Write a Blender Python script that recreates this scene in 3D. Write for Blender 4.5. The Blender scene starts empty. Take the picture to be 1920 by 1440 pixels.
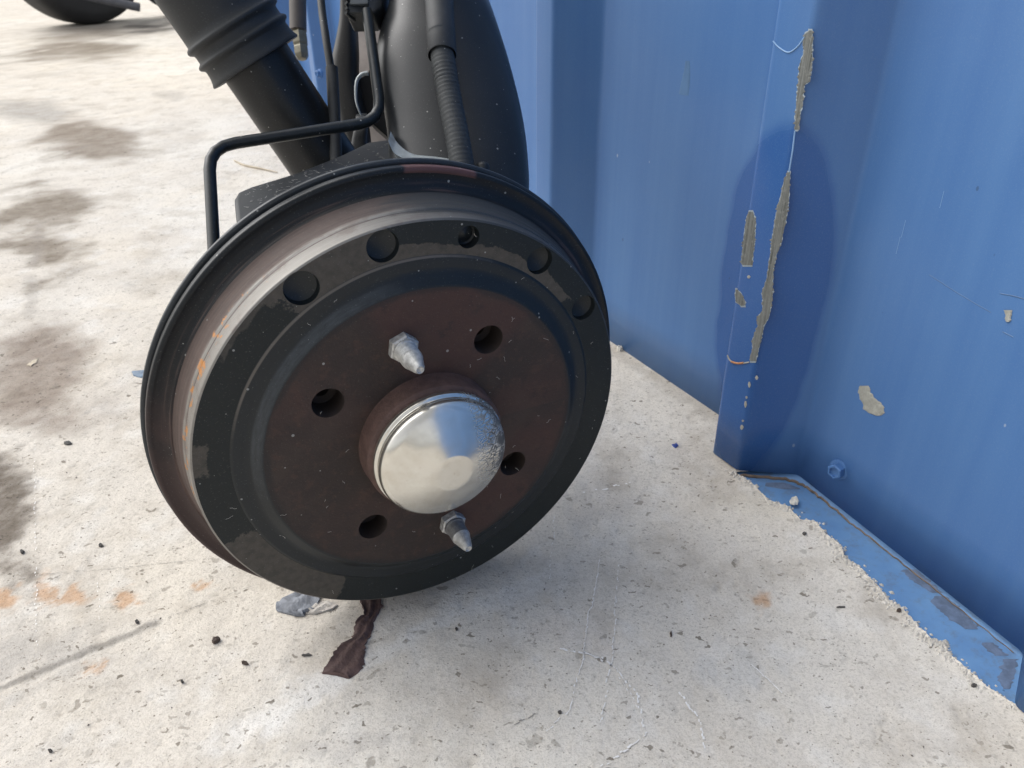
import bpy, bmesh, math, random
import numpy as np
from mathutils import Vector, Matrix
random.seed(7)
S = bpy.context.scene
COL = S.collection

# ------------------------------------------------------------------ camera
F, CX, CY, CAMH = 1450.0, 960.0, 720.0, 0.377          # focal length in photo pixels, photo centre, lens height
nad = Vector((40.0, 2420.0, F)).normalized()            # straight down, seen from the camera
UPC = -nad
FW = (Vector((0, 0, 1)) - UPC * UPC.z).normalized()
RT = FW.cross(UPC)
if RT.x < 0: RT = -RT
def c2w(v): return Vector((RT.dot(v), FW.dot(v), UPC.dot(v)))
CAMPOS = Vector((0, 0, CAMH))
CR, CU, CF = c2w(Vector((1, 0, 0))), c2w(Vector((0, -1, 0))), c2w(Vector((0, 0, 1)))
cam = bpy.data.cameras.new('camera'); camo = bpy.data.objects.new('camera', cam); COL.objects.link(camo)
camo.matrix_world = Matrix(((CR.x, CU.x, -CF.x, 0), (CR.y, CU.y, -CF.y, 0), (CR.z, CU.z, -CF.z, CAMH), (0, 0, 0, 1)))
cam.sensor_width = 36; cam.lens = F / 1920 * 36; cam.clip_start = 0.01; cam.clip_end = 500
cam.dof.use_dof = True; cam.dof.focus_distance = 0.43; cam.dof.aperture_fstop = 22
S.camera = camo
S.render.resolution_x, S.render.resolution_y = 1024, 768

# ------------------------------------------------------------------ sky, sun, exposure
SUN_EL, SUN_DIR = math.radians(48), Vector((-0.84, 0.40, 0)).normalized()    # SUN_DIR: towards the light
W = bpy.data.worlds.new('World'); S.world = W; W.use_nodes = True
wn = W.node_tree; wn.nodes.clear()
sky = wn.nodes.new('ShaderNodeTexSky'); sky.sky_type = 'NISHITA'; sky.sun_disc = False
sky.sun_elevation = SUN_EL; sky.sun_rotation = math.atan2(SUN_DIR.x, SUN_DIR.y)
sky.dust_density = 4.0; sky.air_density = 1.0; sky.ozone_density = 1.0
hs = wn.nodes.new('ShaderNodeHueSaturation'); hs.inputs['Saturation'].default_value = 0.16
bg = wn.nodes.new('ShaderNodeBackground'); bg.inputs['Strength'].default_value = 0.14
wo = wn.nodes.new('ShaderNodeOutputWorld')
wn.links.new(sky.outputs[0], hs.inputs['Color']); wn.links.new(hs.outputs[0], bg.inputs[0]); wn.links.new(bg.outputs[0], wo.inputs[0])
sl = bpy.data.lights.new('sun', 'SUN'); sl.energy = 1.0; sl.angle = math.radians(80); sl.color = (1.0, 0.98, 0.95)
so = bpy.data.objects.new('sun', sl); COL.objects.link(so)
to_sun = Vector((SUN_DIR.x * math.cos(SUN_EL), SUN_DIR.y * math.cos(SUN_EL), math.sin(SUN_EL)))
so.rotation_euler = to_sun.to_track_quat('Z', 'Y').to_euler()
S.view_settings.view_transform = 'Standard'; S.view_settings.look = 'None'
S.view_settings.exposure = 0.70; S.view_settings.gamma = 1.0
S.cycles.max_bounces = 4; S.cycles.diffuse_bounces = 2; S.cycles.glossy_bounces = 2; S.cycles.transmission_bounces = 1

# ------------------------------------------------------------------ survey helpers (photo pixel + distance -> metres)
def rayw(u, v): return c2w(Vector(((u - CX) / F, (v - CY) / F, 1.0)))
def at(u, v, d): return CAMPOS + rayw(u, v) * d                       # d = distance along the optical axis
def G(u, v, z=0.0):
    r = rayw(u, v); return CAMPOS + r * ((z - CAMH) / r.z)
def onplane(u, v, p, n):
    r = rayw(u, v); return CAMPOS + r * ((p - CAMPOS).dot(n) / r.dot(n))

# ------------------------------------------------------------------ material helpers
PW = {}
class NT:
    def __init__(s, name):
        s.m = bpy.data.materials.new(name); s.m.use_nodes = True; s.t = s.m.node_tree; s.t.nodes.clear()
        s.out = s.n('ShaderNodeOutputMaterial'); s.b = s.n('ShaderNodeBsdfPrincipled')
        s.l(s.b.outputs[0], s.out.inputs[0]); s.co = s.n('ShaderNodeTexCoord').outputs['Object']
    def n(s, k): return s.t.nodes.new(k)
    def l(s, a, b): s.t.links.new(a, b)
    def put(s, sock, v):
        if isinstance(v, bpy.types.NodeSocket): s.l(v, sock)
        elif sock.type == 'RGBA' and not hasattr(v, '__len__'): sock.default_value = (v, v, v, 1)
        elif sock.type == 'RGBA': sock.default_value = (*v[:3], 1)
        else: sock.default_value = v
    def mt(s, op, a, b=None, c=None, clamp=False):
        k = s.n('ShaderNodeMath'); k.operation = op; k.use_clamp = clamp
        for i, v in enumerate((a, b, c)):
            if v is not None: s.put(k.inputs[i], v)
        return k.outputs[0]
    def add(s, a, b): return s.mt('ADD', a, b)
    def sub(s, a, b): return s.mt('SUBTRACT', a, b)
    def mul(s, a, b): return s.mt('MULTIPLY', a, b)
    def mx(s, a, b): return s.mt('MAXIMUM', a, b)
    def mn(s, a, b): return s.mt('MINIMUM', a, b)
    def step(s, x, a, b):                       # 0 at a -> 1 at b, smooth
        k = s.n('ShaderNodeMapRange'); k.interpolation_type = 'SMOOTHSTEP'
        s.put(k.inputs[0], x); k.inputs[1].default_value = a; k.inputs[2].default_value = b
        if a > b:
            k.inputs[1].default_value = b; k.inputs[2].default_value = a; k.inputs[3].default_value = 1; k.inputs[4].default_value = 0
        return k.outputs[0]
    def vec(s, scale=(1, 1, 1), loc=(0, 0, 0), rot=(0, 0, 0), v=None):
        k = s.n('ShaderNodeMapping'); s.l(v or s.co, k.inputs[0])
        k.inputs['Scale'].default_value = scale; k.inputs['Location'].default_value = loc; k.inputs['Rotation'].default_value = rot
        return k.outputs[0]
    def noise(s, scale, detail=4, rough=0.55, v=None, dist=0.0, color=False):
        k = s.n('ShaderNodeTexNoise'); s.l(v or s.co, k.inputs['Vector'])
        k.inputs['Scale'].default_value = scale; k.inputs['Detail'].default_value = detail
        k.inputs['Roughness'].default_value = rough; k.inputs['Distortion'].default_value = dist
        return k.outputs['Color' if color else 'Fac']
    def vor(s, scale, v=None, feature='F1', out='Distance', rnd=1.0):
        k = s.n('ShaderNodeTexVoronoi'); k.feature = feature; s.l(v or s.co, k.inputs['Vector'])
        k.inputs['Scale'].default_value = scale; k.inputs['Randomness'].default_value = rnd
        return k.outputs[out]
    def mix(s, f, a, b, mode='MIX'):
        k = s.n('ShaderNodeMix'); k.data_type = 'RGBA'; k.blend_type = mode
        s.put(k.inputs['Factor'], f); s.put(k.inputs['A'], a); s.put(k.inputs['B'], b)
        return k.outputs['Result']
    def sep(s, v=None):
        k = s.n('ShaderNodeSeparateXYZ'); s.l(v or s.co, k.inputs[0]); return k.outputs
    def comb(s, x, y, z):
        k = s.n('ShaderNodeCombineXYZ')
        for i, q in enumerate((x, y, z)): s.put(k.inputs[i], q)
        return k.outputs[0]
    def sepc(s, c):
        k = s.n('ShaderNodeSeparateColor'); s.l(c, k.inputs[0]); return k.outputs
    def warp(s, amt, scale, v=None):
        k = s.n('ShaderNodeVectorMath'); k.operation = 'MULTIPLY_ADD'
        c = s.n('ShaderNodeVectorMath'); c.operation = 'SUBTRACT'; s.l(s.noise(scale, 1, color=True), c.inputs[0]); c.inputs[1].default_value = (.5, .5, .5)
        s.l(c.outputs[0], k.inputs[0]); k.inputs[1].default_value = (amt,) * 3; s.l(v or s.co, k.inputs[2]); return k.outputs[0]
    def bump(s, h, strength=0.3, dist=0.001, nrm=None):
        k = s.n('ShaderNodeBump'); s.put(k.inputs['Height'], h); k.inputs['Strength'].default_value = strength
        k.inputs['Distance'].default_value = dist
        if nrm: s.l(nrm, k.inputs['Normal'])
        return k.outputs[0]
    def set(s, **kw):
        for k, v in kw.items(): s.put(s.b.inputs[k.replace('_', ' ')], v)
        return s.m
    def ell(s, v, x, y, rx, ry, ang):            # normalised elliptical distance on the ground, for stains
        m = s.vec((1 / rx, 1 / ry, 0), v=s.vec((1, 1, 0), rot=(0, 0, -ang), v=s.vec((1, 1, 0), (-x, -y, 0), v=v)))
        k = s.n('ShaderNodeVectorMath'); k.operation = 'LENGTH'; s.l(m, k.inputs[0]); return k.outputs['Value']
    def seg(s, v, a, b):                         # distance to a segment on the ground, for scratches
        d = (b - a); L = d.length; ang = math.atan2(d.y, d.x)
        m = s.sep(s.vec((1, 1, 1), rot=(0, 0, -ang), v=s.vec((1, 1, 0), (-a.x, -a.y, 0), v=v)))
        x = s.mx(s.mul(m[0], -1), s.mx(s.sub(m[0], L), 0.0))
        return s.mt('SQRT', s.add(s.mul(x, x), s.mul(m[1], m[1])))
    def dust(s, col, thr=0.05, scale=420, dc=(.42, .42, .4)):
        """pale dust specks and lint lying on a dark part"""
        k = s.n('ShaderNodeTexVoronoi'); s.l(s.co, k.inputs['Vector']); k.inputs['Scale'].default_value = scale
        r = s.sepc(k.outputs['Color']); size = s.mul(s.step(r[0], 1 - thr, 1.0), s.add(.08, s.mul(r[1], .22)))
        m = s.step(s.sub(size, k.outputs['Distance']), 0.0, 0.06)
        fine = s.step(s.noise(1300, 1, .7), .64, .80)
        return s.mix(s.mx(s.mul(m, 0.6), s.mul(fine, .13)), col, dc)

def flat(name, col, rough=.5, metal=0.0, dust=0.0, nscale=60, namt=.35, bump=0.0, bscale=900):
    t = NT(name); n = t.noise(nscale, 3, .6)
    c = t.mix(t.mul(t.step(n, .3, .75), namt), col, [min(1, q * 1.9 + .006) for q in col])
    if dust: c = t.dust(c, dust)
    t.set(Base_Color=c, Roughness=t.add(rough - .1, t.mul(n, .2)), Metallic=metal)
    if sum(col) < .12: t.b.inputs['Specular IOR Level'].default_value = .36
    if bump: t.set(Normal=t.bump(t.noise(bscale, 2, .6), bump, .0006))
    return t.m

# ------------------------------------------------------------------ mesh helpers
def mesh(name, verts, faces, mats, parent=None, mw=None, smooth=None, fm=None):
    me = bpy.data.meshes.new(name); me.from_pydata([tuple(v) for v in verts], [], faces)
    for m in (mats if isinstance(mats, (list, tuple)) else [mats]): me.materials.append(m)
    if fm: me.polygons.foreach_set('material_index', fm)
    bm = bmesh.new(); bm.from_mesh(me); bmesh.ops.recalc_face_normals(bm, faces=bm.faces); bm.to_mesh(me); bm.free()
    if smooth is not None:
        me.polygons.foreach_set('use_smooth', [True] * len(me.polygons)); me.set_sharp_from_angle(angle=math.radians(smooth))
    o = bpy.data.objects.new(name, me); COL.objects.link(o)
    if parent:
        o.parent = parent
        o.matrix_parent_inverse = PW[parent.name].inverted()
    o.matrix_basis = mw or Matrix()
    PW[o.name] = mw or Matrix()
    return o
def thing(name, label, cat, loc, group=None):
    o = bpy.data.objects.new(name, None); COL.objects.link(o); o.location = loc; o.empty_display_size = .02
    PW[o.name] = Matrix.Translation(loc); return tag(o, label, cat, group)
def tag(o, label, cat=None, group=None, kind=None):
    if label: o['label'] = label
    if cat: o['category'] = cat
    if group: o['group'] = group
    if kind: o['kind'] = kind
    return o
def frame(o, z, x=None):
    z = z.normalized(); x = x or (Vector((0, 0, 1)) if abs(z.z) < .9 else Vector((1, 0, 0)))
    y = z.cross(x).normalized(); x = y.cross(z).normalized()
    return Matrix(((x.x, y.x, z.x, o.x), (x.y, y.y, z.y, o.y), (x.z, y.z, z.z, o.z), (0, 0, 0, 1)))
def rounded(pts, r):
    """round the corners of an open profile: r is a radius or one per point"""
    P = [Vector(p) for p in pts]; out = [P[0]]
    for i in range(1, len(P) - 1):
        q = r[i] if hasattr(r, '__len__') else r
        a, b = (P[i - 1] - P[i]), (P[i + 1] - P[i]); k = min(q, a.length * .45, b.length * .45)
        if k < 1e-6: out.append(P[i]); continue
        A, B = P[i] + a.normalized() * k, P[i] + b.normalized() * k
        for t in (0, .25, .5, .75, 1): out.append(A * (1 - t) ** 2 + P[i] * 2 * t * (1 - t) + B * t * t)
    out.append(P[-1]); return out
def lathe(name, prof, mat, parent, mw, seg=128, smooth=30, cap=False, fmf=None):
    V, Fc, fm = [], [], []
    for (r, z) in prof:
        for k in range(seg):
            a = 2 * math.pi * k / seg; V.append((r * math.cos(a), r * math.sin(a), z))
    for i in range(len(prof) - 1):
        for k in range(seg):
            Fc.append((i * seg + k, i * seg + (k + 1) % seg, (i + 1) * seg + (k + 1) % seg, (i + 1) * seg + k))
            fm.append(fmf(i) if fmf else 0)
    if cap:
        Fc.append(tuple(range(seg))); Fc.append(tuple(range((len(prof) - 1) * seg, len(prof) * seg))); fm += [fm[0], fm[-1]]
    return mesh(name, V, Fc, mat, parent, mw, smooth, fm)
def spline(P, n=8):
    """Catmull-Rom through the points"""
    P = [Vector(p) for p in P]; out = []
    Q = [P[0] * 2 - P[1]] + P + [P[-1] * 2 - P[-2]]
    for i in range(1, len(Q) - 2):
        for k in range(n):
            t = k / n; a, b, c, d = Q[i - 1], Q[i], Q[i + 1], Q[i + 2]
            out.append(.5 * ((2 * b) + (c - a) * t + (2 * a - 5 * b + 4 * c - d) * t * t + (3 * b - a - 3 * c + d) * t ** 3))
    out.append(P[-1]); return out
def sweep(P, r, seg=16):
    V, Fc = [], []; nrm = None
    for i, p in enumerate(P):
        t = (P[min(i + 1, len(P) - 1)] - P[max(i - 1, 0)]).normalized()
        if nrm is None: nrm = t.orthogonal().normalized()
        nrm = (nrm - t * nrm.dot(t)).normalized(); bn = t.cross(nrm)
        rr = r(i / (len(P) - 1)) if callable(r) else r
        for k in range(seg):
            a = 2 * math.pi * k / seg; V.append(p + (nrm * math.cos(a) + bn * math.sin(a)) * rr)
    for i in range(len(P) - 1):
        for k in range(seg): Fc.append((i * seg + k, i * seg + (k + 1) % seg, (i + 1) * seg + (k + 1) % seg, (i + 1) * seg + k))
    Fc += [tuple(range(seg)), tuple(range((len(P) - 1) * seg, len(P) * seg))]
    return V, Fc
def tube(name, P, r, mat, parent, seg=16, smooth=40):
    V, Fc = sweep(P, r, seg); return mesh(name, V, Fc, mat, parent, None, smooth)
def bent(P, r):
    """a bent pipe path: straight runs with round bends"""
    out = []; R = rounded(P, r)
    for a, b in zip(R[:-1], R[1:]):
        k = max(1, int((b - a).length / .004))
        for j in range(k): out.append(a.lerp(b, j / k))
    out.append(R[-1]); return out
def slab(name, poly, dvec, mat, parent, bev=0.0, smooth=35, mw=None):
    """a polygon with thickness dvec, edges bevelled"""
    bm = bmesh.new(); vs = [bm.verts.new(p) for p in poly]; f = bm.faces.new(vs)
    e = bmesh.ops.extrude_face_region(bm, geom=[f]); bmesh.ops.translate(bm, vec=dvec, verts=[q for q in e['geom'] if isinstance(q, bmesh.types.BMVert)])
    bmesh.ops.recalc_face_normals(bm, faces=bm.faces)
    if bev: bmesh.ops.bevel(bm, geom=list(bm.edges), offset=bev, segments=3, affect='EDGES', profile=.6)
    V = [v.co.copy() for v in bm.verts]; bm.verts.index_update(); Fc = [[v.index for v in q.verts] for q in bm.faces]; bm.free()
    return mesh(name, V, Fc, mat, parent, mw, smooth)
def ring_plate(name, outer, holes, z, mat, parent, mw):
    """flat plate at height z bounded by a circle `outer` (r) or (r0, r1) with circular holes (x, y, r)"""
    bm = bmesh.new()
    def loop(x, y, r, n):
        vs = [bm.verts.new((x + r * math.cos(2 * math.pi * k / n), y + r * math.sin(2 * math.pi * k / n), z)) for k in range(n)]
        for k in range(n): bm.edges.new((vs[k], vs[(k + 1) % n]))
    for r in outer: loop(0, 0, r, 128)
    for (x, y, r) in holes: loop(x, y, r, 32)
    bmesh.ops.triangle_fill(bm, use_beauty=True, use_dissolve=False, edges=list(bm.edges), normal=(0, 0, 1))
    V = [v.co.copy() for v in bm.verts]; bm.verts.index_update(); Fc = [[v.index for v in q.verts] for q in bm.faces]; bm.free()
    return mesh(name, V, Fc, mat, parent, mw)

# ================================================================== GROUND
def concrete():
    """grain and colour of the concrete; stains, a few painted shadows and hollows come with the sheet itself (attribute 'tint')"""
    t = NT('concrete'); a = t.n('ShaderNodeAttribute'); a.attribute_name = 'tint'
    fine = t.noise(420, 3, .75); gr = t.noise(75, 3, .6, t.vec(loc=(4, 1, 0))); sand = t.noise(1100, 2, .6, t.vec(loc=(2, 5, 0)))
    c = t.mix(t.mul(t.step(fine, .46, .66), .40), (1, 1, 1), (.60, .585, .56))
    c = t.mix(t.mul(t.step(sand, .50, .70), .38), c, (.50, .48, .455))
    c = t.mix(t.mul(t.step(sand, .46, .30), .25), c, (1.0, .99, .97))
    dirt = t.noise(15, 5, .72, t.vec(loc=(8, 3, 0))); c = t.mix(t.mul(t.step(dirt, .46, .70), .55), c, (.60, .565, .52))
    m = None
    for sc, wa, ws, lo, size, k0, k1 in ((430, .003, 500, .30, .34, .25, .6), (150, .009, 260, .24, .31, .38, .55), (62, .02, 120, .5, .25, .35, .5)):
        k = t.n('ShaderNodeTexVoronoi'); k.inputs['Scale'].default_value = sc
        t.l(t.warp(wa, ws, t.vec((1, 1.5, 1), rot=(0, 0, .5))), k.inputs['Vector']); r = t.sepc(k.outputs['Color'])
        q = t.step(t.sub(t.mul(t.step(t.add(r[0], t.mul(t.sub(gr, .5), 1.1)), lo, 1.0), size), k.outputs['Distance']), 0, .07)
        c = t.mix(t.mul(q, t.add(k0, t.mul(t.mul(r[1], r[1]), k1))), c, (.30, .28, .25)); m = q if m is None else t.mx(m, q)
    c = t.mix(1.0, t.mix(1.0, c, (1.0, .985, .955), 'MULTIPLY'), a.outputs['Color'], 'MULTIPLY')
    t.set(Base_Color=c, Roughness=.9, Normal=t.bump(fine, .6, .0009)); t.b.inputs['Specular IOR Level'].default_value = .2
    return t.m
M_CONC = concrete()

# ------------------------------------------------------------------ wall line on the ground (measured foot points)
RC, RS = .028, .0217                       # crown width, run of a slanted side
def build_profile():
    P1, P2, P3 = G(1335, 850), G(1382, 884), G(1495, 892)
    dn = Vector((.405, -.914, 0)).normalized(); df = Vector((-.47, .883, 0)).normalized()      # towards / away from the camera
    nrm = lambda d: Vector((-abs(d.y), -abs(d.x), 0))
    pts = []
    # near side, going towards and past the camera
    q = P3.copy(); near = [P1, P2, P3]
    for k in range(9):
        q0 = q + dn * .190; a = q0 + dn * RS + nrm(dn) * .037; b = a + dn * RC; q = b + dn * RS - nrm(dn) * .037
        near += [q0, a, b, q]
    far = []; nf = nrm(df)
    A0 = G(1340, 775); foot = P1 - nf * .037 + df * RS          # far foot of the first ridge
    line = G(1155, 650) - A0; line.normalize()
    foot = A0 + line * ((foot - A0).dot(line))
    far.append(foot)
    q3 = G(1108, 617); far.append(q3)
    p2 = G(1029, 605); p1 = p2 + df * .030; far += [p2, p1]
    q = p1 + df * RS - nf * .037; far.append(q)
    for k in range(5):
        q3 = q + df * .20; p2 = q3 + df * RS + nf * .037; p1 = p2 + df * .03; q = p1 + df * RS - nf * .037
        far += [q3, p2, p1, q]
    return list(reversed(far)), near
FAR, NEAR = build_profile()
P1, P2, P3 = NEAR[0], NEAR[1], NEAR[2]

# concrete slab: one sheet to the horizon, broken edge along the blue base rail beside the wall
rag = random.Random(3)
def ragged(A, B, n, amp):
    out = []; d = (B - A); nn = Vector((-d.y, d.x, 0)).normalized(); prev = 0
    for k in range(n + 1):
        t = k / n; prev = prev * .55 + rag.gauss(0, amp) * .7
        out.append(A + d * t + nn * (prev if 0 < k < n else 0))
    return out
edge_px = [(1376, 884), (1396, 899), (1418, 912), (1440, 938), (1478, 950), (1500, 975), (1530, 978), (1556, 1008), (1575, 1022), (1582, 1046), (1616, 1066), (1645, 1098), (1665, 1125), (1690, 1138), (1712, 1165), (1745, 1198), (1772, 1206), (1778, 1226), (1815, 1256), (1850, 1290), (1905, 1322)]
E_ = [G(u, v) for u, v in edge_px]; edge = []
for a, b in zip(E_[:-1], E_[1:]): edge += ragged(a, b, 7, .0006)[:-1]
edge.append(E_[-1])
# noise on arrays
def hsh(ix, iy, seed):
    h = (ix.astype(np.int64) * 374761393 + iy.astype(np.int64) * 668265263 + seed * 1442695041) & 0xffffffff
    h = ((h ^ (h >> 13)) * 1274126177) & 0xffffffff; h = h ^ (h >> 16); return (h & 0xffffff) / float(0x1000000)
def vn(x, y, sc, seed=0):
    x, y = x * sc, y * sc; ix, iy = np.floor(x), np.floor(y); fx, fy = x - ix, y - iy; fx, fy = fx * fx * (3 - 2 * fx), fy * fy * (3 - 2 * fy)
    a, b, c, d = hsh(ix, iy, seed), hsh(ix + 1, iy, seed), hsh(ix, iy + 1, seed), hsh(ix + 1, iy + 1, seed)
    return (a * (1 - fx) + b * fx) * (1 - fy) + (c * (1 - fx) + d * fx) * fy
def fbm(x, y, sc, oc=4, seed=0):
    s, w, t = 0, 1, 0
    for k in range(oc): s = s + w * vn(x + 7.3 * k, y - 3.1 * k, sc * 2 ** k, seed + k); t += w; w *= .55
    return s / t
def sstep(x, a, b): q = np.clip((x - a) / (b - a), 0, 1); return q * q * (3 - 2 * q)
def axis(lo, hi, d, far, r0, r1):
    """grid lines: even from lo to hi, then growing by r0 per step below and r1 above (faster beyond 4 m)"""
    m = list(np.arange(lo, hi, d)); a, st, L = lo, d, []
    while a > -far: st *= r0 if lo - a < 4 else 1.2; a -= st; L.append(a)
    b, st, H = m[-1], d, []
    while b < far: st *= r1 if b - hi < 4 else 1.2; b += st; H.append(b)
    return np.array(L[::-1] + m + H)
gx, gy = axis(-.46, .34, .0019, 220, 1.016, 1.1), axis(.20, .98, .0019, 220, 1.1, 1.016)
X, Y = np.meshgrid(gx, gy); mid = fbm(X, Y, 24, 4, 3); fin = fbm(X, Y, 120, 3, 9); big = fbm(X, Y, 3.1, 4, 5)
T = np.zeros(X.shape + (3,))
def lay(m, col):
    m = np.clip(m, 0, 1)[..., None]; T[:] = T * (1 - m) + np.array(col) * m
T[:] = (.625, .585, .53); lay(sstep(big, .40, .66), (.68, .65, .60)); lay(.25 * sstep(mid, .45, .70), (.55, .52, .48)); lay(.35 * sstep(fbm(X, Y, 9, 4, 21), .52, .72), (.70, .645, .56))
lay(.35 * sstep(fbm(X, Y, 45, 4, 31), .55, .75), (.74, .73, .71))
def place(u, w, hu, hv):
    p, q, r = G(u, w), G(u + hu, w), G(u, w - hv); return p, (q - p), (r - p)
def ellm(u, w, hu, hv, k, col, rough=1.0, soft=.75, ns=None):
    p, a, b = place(u, w, hu, hv); det = a.x * b.y - a.y * b.x; dx, dy = X - p.x, Y - p.y
    e = np.hypot((dx * b.y - dy * b.x) / det, (dy * a.x - dx * a.y) / det); ok = e < 2.2; xs, ys = X[ok], Y[ok]
    n_ = fbm(xs, ys, 1.5 / min(a.length, b.length), 4, int(u)); m = np.clip(1.28 * k * (1 - sstep(e[ok] + (n_ - .5) * 1.7 * rough, .25, 1.15)) * (.8 + .4 * fbm(xs, ys, 9 / min(a.length, b.length), 3, int(w))), 0, 1)[:, None]; T[ok] = T[ok] * (1 - m) + np.array(col) * m
for q in [(75, 405, 92, 78, .74, (.24, .205, .165)), (178, 256, 105, 44, .72, (.25, .21, .17)), (140, 84, 145, 32, .74, (.25, .215, .175)), (60, 208, 85, 20, .5, (.30, .285, .27)), (95, 690, 160, 95, .68, (.26, .215, .18)),
          (0, 950, 75, 130, .75, (.17, .145, .12)), (40, 1225, 190, 75, .45, (.38, .36, .34)), (335, 250, 60, 30, .3, (.4, .36, .32)), (170, 58, 90, 18, .5, (.31, .28, .25)), (290, 52, 60, 13, .75, (.17, .16, .15)),  # last two entries paint the shade under the far wheel and axle
          (1390, 1250, 100, 50, .3, (.50, .51, .52)), (1130, 930, 90, 60, .3, (.48, .45, .42)), (620, 1410, 90, 30, .4, (.48, .46, .44)), (700, 1390, 40, 30, .4, (.42, .40, .38)), (330, 180, 40, 10, .4, (.36, .34, .32)), (1320, 850, 90, 50, .25, (.48, .44, .40)),  # last entry paints the near rib's shadow onto the slab
          (1430, 950, 90, 40, .3, (.62, .58, .50)), (250, 520, 70, 30, .2, (.45, .42, .38)), (1060, 1180, 120, 60, .2, (.62, .55, .50)), (900, 1300, 160, 60, .2, (.66, .60, .53))]: ellm(*q)
for (u, w, hu, hv) in [(85, 1108, 24, 28), (143, 1118, 26, 18), (238, 1122, 24, 18), (170, 1250, 34, 15), (10, 1120, 40, 22), (1425, 1130, 22, 22), (380, 1100, 18, 12), (1020, 870, 40, 30)]: ellm(u, w, hu, hv, .55, (.52, .31, .17), 1.5)
def segm(a, b, w, k, col):
    A, B = G(*a), G(*b); d = B - A; L = d.length; ex, ey = d.x / L, d.y / L; wx, wy = X + (fin - .5) * w * 2, Y + (mid - .5) * w * 2
    t_ = np.clip((wx - A.x) * ex + (wy - A.y) * ey, 0, L); dist = np.hypot(wx - A.x - ex * t_, wy - A.y - ey * t_); lay(k * (1 - sstep(dist, w * .25, w)), col)
for q in [((0, 1292), (290, 1168), .0042, .8, (.26, .245, .225)), ((0, 1330), (170, 1240), .006, .35, (.33, .31, .285)), ((640, 1255), (1000, 1090), .011, .45, (.76, .76, .75)), ((640, 1255), (430, 1390), .014, .45, (.78, .78, .78)),
          ((0, 110), (260, 62), .012, .5, (.7, .66, .6)), ((0, 325), (110, 285), .008, .35, (.4, .37, .33)), ((60, 500), (75, 420), .010, .45, (.26, .235, .21)), ((55, 520), (62, 590), .010, .35, (.27, .25, .23)), ((80, 300), (170, 272), .007, .5, (.25, .225, .2))]: segm(*q)
for q in [((1150, 655), (1345, 782), .014, .4, (.40, .36, .315)), ((1338, 856), (1384, 890), .008, .4, (.40, .36, .315)), ((520, 1120), (800, 1128), .012, .35, (.45, .41, .36))]: segm(*q)
Z = (mid - .5) * .0011 + (fin - .5) * .0010
def pits(sc, seed, dens, rmin, rmax, dep, dark):
    global Z
    wx, wy = X + (fbm(X, Y, 300, 2, seed + 1) - .5) * .005, Y + (fbm(X, Y, 300, 2, seed + 2) - .5) * .005
    cx, cy = np.floor(wx * sc), np.floor(wy * sc); best = np.full(X.shape, 9.)
    for ox in (-1, 0, 1):
        for oy in (-1, 0, 1):
            jx, jy = cx + ox, cy + oy; px, py = (jx + hsh(jx, jy, seed)) / sc, (jy + hsh(jx, jy, seed + 40)) / sc; rr = rmin + (rmax - rmin) * hsh(jx, jy, seed + 80) ** 2
            ok = hsh(jx, jy, seed + 120) + (vn(px, py, 6, seed) - .5) * .9 < dens; an = hsh(jx, jy, seed + 160) * 1.2 - .2; ca, sa = np.cos(an), np.sin(an); dx, dy = wx - px, wy - py
            e = np.hypot((dx * ca + dy * sa) / 1.35, (dy * ca - dx * sa) / .7) / rr; best = np.minimum(best, np.where(ok, e, 9.))
    m = 1 - sstep(best, .35, 1.05); Z -= m * dep; lay(m * dark, (.27, .25, .225))
near = (np.hypot(X, Y) < 3)
pits(70, 11, .20, .0010, .0034, .0007, .3); pits(130, 17, .34, .0010, .0022, .0005, .3)
Z *= near
# the slab breaks off along the blue base rail
ea = np.array([(p.x, p.y) for p in edge]); tt = ea[:, 1]            # y falls along the edge
ex_ = np.interp(Y, tt[::-1], ea[::-1, 0])
ny_, nx_ = X.shape; Vx = np.stack([X, Y, Z], -1).reshape(-1, 3)
xc, yc = (X[:-1, :-1] + X[1:, 1:]) / 2, (Y[:-1, :-1] + Y[1:, 1:]) / 2
keep = ~((yc < ea[0, 1]) & (yc > ea[-1, 1]) & (xc > np.interp(yc, tt[::-1], ea[::-1, 0])))
idx = np.arange(ny_ * nx_).reshape(ny_, nx_); quads = np.stack([idx[:-1, :-1], idx[:-1, 1:], idx[1:, 1:], idx[1:, :-1]], -1)
# boundary vertices move onto the broken line, then a lip drops 7 mm
lip_l = []
for r in range(ny_ - 1):
    y = (gy[r] + gy[r + 1]) / 2
    if ea[-1, 1] < y < ea[0, 1]:
        c_ = int(np.argmax(~keep[r])); lip_l.append((r, c_))
Fq = quads[keep].reshape(-1, 4); Vl = [tuple(v) for v in Vx]
lipf = []; lv = {}
def lowv(i):
    if i not in lv: lv[i] = len(Vl); q = Vl[i]; Vl.append((q[0] - .0008, q[1], -.008))
    return lv[i]
prev = None
for (r, c_) in lip_l:
    a_, b_ = int(idx[r, c_]), int(idx[r + 1, c_]); lipf.append((a_, b_, lowv(b_), lowv(a_)))
    if prev is not None and prev != c_:
        lo_, hi_ = sorted((prev, c_))
        for k in range(lo_, hi_): a_, b_ = int(idx[r, k]), int(idx[r, k + 1]); lipf.append((a_, b_, lowv(b_), lowv(a_)))
    prev = c_
for (r, c_) in lip_l:                                   # soften the stair-steps
    for rr in (r, r + 1):
        i = int(idx[rr, c_]); x0 = float(np.interp(gy[rr], tt[::-1], ea[::-1, 0])); x1 = Vl[i][0]; x1 = x1 + max(-.0009, min(.0009, x0 - x1)); Vl[i] = (x1, Vl[i][1], Vl[i][2] + .0004)
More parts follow.
